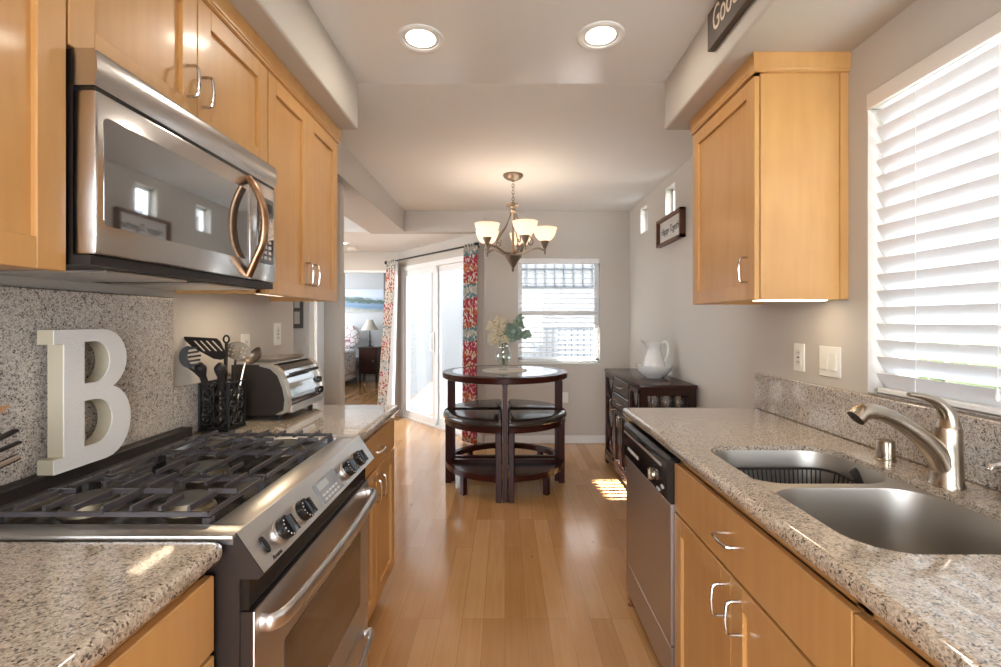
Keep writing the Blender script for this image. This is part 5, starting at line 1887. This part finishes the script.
for r, z, lip in ((0.060, 0.0, 0), (0.078, 0.02, 0), (0.086, 0.06, 0), (0.080, 0.11, 0), (0.064, 0.16, 0), (0.052, 0.20, 0), (0.050, 0.225, .006), (0.056, 0.25, .022), (0.060, 0.262, .034), (0.056, 0.262, .034), (0.050, 0.248, .02), (0.045, 0.222, .006), (0.046, 0.20, 0), (0.058, 0.16, 0), (0.0, 0.02, 0)):
    rg_ = []
    for k in range(28):
        a = 2 * PI * k / 28
        e = max(0, math.cos(a - PI)) ** 4
        rr = r + lip * e * 1.4
        rg_.append((1.185 + rr * math.cos(a), 3.74 + rr * math.sin(a), SZ + 0.015 + z + lip * e * 0.6))
    rings.append(rg_)
mb.loft(rings, True, False)
mb.build('body', CERAMIC, pt, 60)
MB().tube(smooth_path([(1.233, 3.74, SZ + 0.265), (1.272, 3.74, SZ + 0.285), (1.297, 3.74, SZ + 0.25), (1.290, 3.74, SZ + 0.18), (1.262, 3.74, SZ + 0.115)], 6), 0.010, 10).build('handle', CERAMIC, pt, 60)

# ------------------------------------------------------------------ pictures and signs
pf3 = thing('framed_picture', (1.345, 3.81, 1.965), 'walnut box frame with Happy Together lettering under the high window', 'picture')
x0, x1 = 1.315, 1.359
mb = MB()
ya, yb, za, zb2 = 3.535, 4.095, 1.965, 2.19
mb.box(x0, x1, ya, ya + 0.022, za, zb2).box(x0, x1, yb - 0.022, yb, za, zb2).box(x0, x1, ya, yb, za, za + 0.022).box(x0, x1, ya, yb, zb2 - 0.022, zb2)
mb.build('frame', BROWNWOOD, pf3)
B(1.345, 1.356, ya + 0.015, yb - 0.015, za + 0.015, zb2 - 0.015).build('panel', PAPERW, pf3)
text_mesh('Happy Together', 'lettering', INK, pf3, basis((1.3445, 3.815, 2.08), (0, -1, 0), (0, 0, 1)), 0.082, 0.0006, 0.35, 0.92, 0.92)
sg = thing('wall_sign', (0.80, 1.35, 2.36), 'brown wooden sign lettered Good hanging on the soffit', 'sign')
B(0.776, 0.802, 0.85, 1.803, 2.360, 2.504, bev=0.003).build('board', SIGNBROWN, sg)
text_mesh('Good', 'lettering', CREAM, sg, basis((0.7755, 1.660, 2.443), (0, -1, 0), (0, 0, 1)), 0.132, 0.0008, 0.0, 1.0, 0.62)
gf = thing('photo_frame', (-1.432, 3.24, 1.27), 'narrow grey frame of stacked small photos on the white hall wall', 'picture frame')
mb = MB().prism([(-1.470, 1.28), (-1.394, 1.28), (-1.394, 1.66), (-1.470, 1.66)], 'Y', 3.232, 3.249, [[(-1.452, a), (-1.412, a), (-1.412, a + 0.085), (-1.452, a + 0.085)] for a in (1.31, 1.42, 1.53)])
mb.build('frame', GREYFRAME, gf)
B(-1.465, -1.40, 3.236, 3.2495, 1.29, 1.65).build('photo_mount', PAPERW, gf)
r = tag(B(-1.40, -1.366, 3.243, 3.2495, 1.15, 1.24, bev=0.002).build('light_switch', PLASTIC), 'white switch plate below the grey photo frame in the hall', 'switch')
B(-1.390, -1.376, 3.239, 3.244, 1.18, 1.21, bev=0.001).build('rocker', PLASTIC2, r)
r = tag(B(1.22, 1.29, 5.114, 5.1195, 0.33, 0.445, bev=0.002).build('wall_outlet', PLASTIC), 'white outlet low on the far wall beside the table', 'outlet')
r.location.x = 0.655
r.location.z = 0.44

# ------------------------------------------------------------------ curtains and rod
rod = thing('curtain_rod', (-0.95, 5.73, 2.13), 'thin dark curtain rod above the sliding door', 'curtain rod')
RA, RB = Vector((-0.30, 4.985, 2.145)), Vector((-1.66, 6.57, 2.145))
rd = (RB - RA).normalized()
MB().tube([RA, RB], 0.011, 10).build('pole', BLACKMETAL, rod)
for p in (RA, RB):
    MB().ellip(p, 0.026, 0.026, 0.026, 12, 8).build('finial', BLACKMETAL, rod)
for s_ in (0.06, 0.93):
    p = RA + (RB - RA) * s_
    w_ = Vector((0.765, 0.644, 0))
    ln = 0.15 if s_ < 0.5 else 0.10
    MB().tube([p, p + w_ * (ln - .02)], 0.008, 8).build('bracket', BLACKMETAL, rod)


def curtain(cmat, label, t0, t1, t0b, t1b, folds, amp, ground, lining, drift=0.0):
    c = thing('curtain', RA + rd * ((t0 + t1) / 2) + Vector((0, 0, -2.1)), label, 'curtain', 'patterned curtains at the sliding door')
    nrm = Vector((-rd.y, rd.x, 0))
    if nrm.dot(Vector((0.3, 1, 0))) > 0:
        nrm = -nrm
    nu, nv = folds * 10, 14

    def sheet(off, ta, tb, tab, tbb):
        mb = MB()
        vs, fs = [], []
        for j in range(nv + 1):
            f = j / nv
            z = 2.165 - f * (2.165 - ground)
            for i in range(nu + 1):
                u = i / nu
                a = ta + (tb - ta) * u
                b = tab + (tbb - tab) * u
                t = a + (b - a) * f
                w = amp * (0.55 + 0.45 * f) * math.sin(2 * PI * folds * u + 0.5 * f)
                p = RA + rd * t + nrm * (w + off + drift * f)
                vs.append((p.x, p.y, z))
        for j in range(nv):
            for i in range(nu):
                a = j * (nu + 1) + i
                fs.append((a, a + 1, a + nu + 2, a + nu + 1))
        return mb.add(vs, fs)
    sheet(0, t0, t1, t0b, t1b).build('panel', cmat, c, 80, solid=0.003)
    if lining:
        sheet(-0.012, *lining).build('lining', LINING, c, 80, solid=0.002)
    return c


curtain(CURTAIN, 'patterned red and teal curtain hanging right of the sliding door', -0.02, 0.24, 0.0, 0.25, 5, 0.032, 0.02, None)
curtain(CURTAIN2, 'patterned curtain gathered at the left end of the rod by the bedroom doorway', 1.80, 2.06, 1.86, 2.14, 5, 0.035, 0.02, (1.78, 1.90, 1.72, 1.92), 0.10)

# ------------------------------------------------------------------ bedroom
bd = thing('bed', (-3.9, 9.35, 0), 'bed with pale floral bedding seen through the doorway', 'bed')
B(-4.66, -3.22, 8.35, 10.32, 0.12, 0.30).build('bed_base', WHITE, bd)
for x in (-4.6, -3.30):
    for y in (8.42, 10.2):
        B(x, x + 0.06, y, y + 0.06, 0, 0.13).build('leg', ESPRESSO, bd)
B(-4.68, -3.20, 8.33, 10.34, 0.28, 0.55, bev=0.04, seg=3).build('mattress', WHITE, bd)
B(-4.69, -3.17, 8.25, 10.02, 0.22, 0.73, bev=0.06, seg=4).build('duvet', FLORAL, bd)
mb = MB().ellip((0, 0, 0), 0.36, 0.10, 0.25, 20, 14)
mb.v = [(x * (1.0 + 0.18 * abs(z) / 0.25 if abs(x) > 0.1 else 1), y, z * (1 + 0.25 * abs(x) / 0.36)) for x, y, z in mb.v]
mb.xform(Matrix.Translation((-3.50, 10.16, 0.97)) @ Matrix.Rotation(math.radians(-14), 4, 'X') @ Matrix.Rotation(math.radians(-8), 4, 'Y'))
tag(mb.build('pillow', FLORAL, None, 80), 'floral pillow propped at the head of the bed', 'pillow')
ns = thing('nightstand', (-2.92, 10.15, 0), 'small dark wood nightstand between the bed and the curtain', 'nightstand')
B(-3.13, -2.70, 9.98, 10.36, 0.745, 0.772, bev=0.004).build('top', ESPRESSO, ns)
B(-3.11, -2.72, 10.0, 10.34, 0.20, 0.746).build('body', ESPRESSO, ns)
mb = MB().box(-3.07, -2.76, 9.985, 10.0, 0.23, 0.72, bev=0.003)
d = mb.build('door', ESPRESSO, ns)
MB().ellip((-2.80, 9.975, 0.48), 0.014, 0.014, 0.014, 8, 6).build('knob', CHROME, d)
for x in (-3.11, -2.76):
    for y in (10.0, 10.30):
        B(x, x + 0.04, y, y + 0.04, 0, 0.21).build('leg', ESPRESSO, ns)
lm = thing('table_lamp', (-2.92, 10.15, 0.772), 'table lamp with cream shade on the dark nightstand', 'lamp')
MB().lathe([(0.075, 0.0), (0.075, 0.015), (0.03, 0.03), (0.014, 0.06), (0.024, 0.10), (0.012, 0.16), (0.022, 0.22), (0.012, 0.30), (0.008, 0.42)], (-2.92, 10.15, 0.7725), 16).build('base', BLACKMETAL, lm)
MB().shell([(0.175, 0.36), (0.165, 0.40), (0.10, 0.50), (0.07, 0.585), (0.066, 0.585), (0.097, 0.50), (0.160, 0.40), (0.172, 0.36)], (-2.92, 10.15, 0.7725), 24).build('lamp_shade', LAMPCLOTH, lm)
ap = thing('wall_art', (-3.15, 10.41, 1.53), 'wide coastal harbour picture above the bedroom nightstand', 'picture')
B(-3.85, -2.62, 10.385, 10.419, 1.53, 2.03, bev=0.004).build('canvas', COAST, ap)
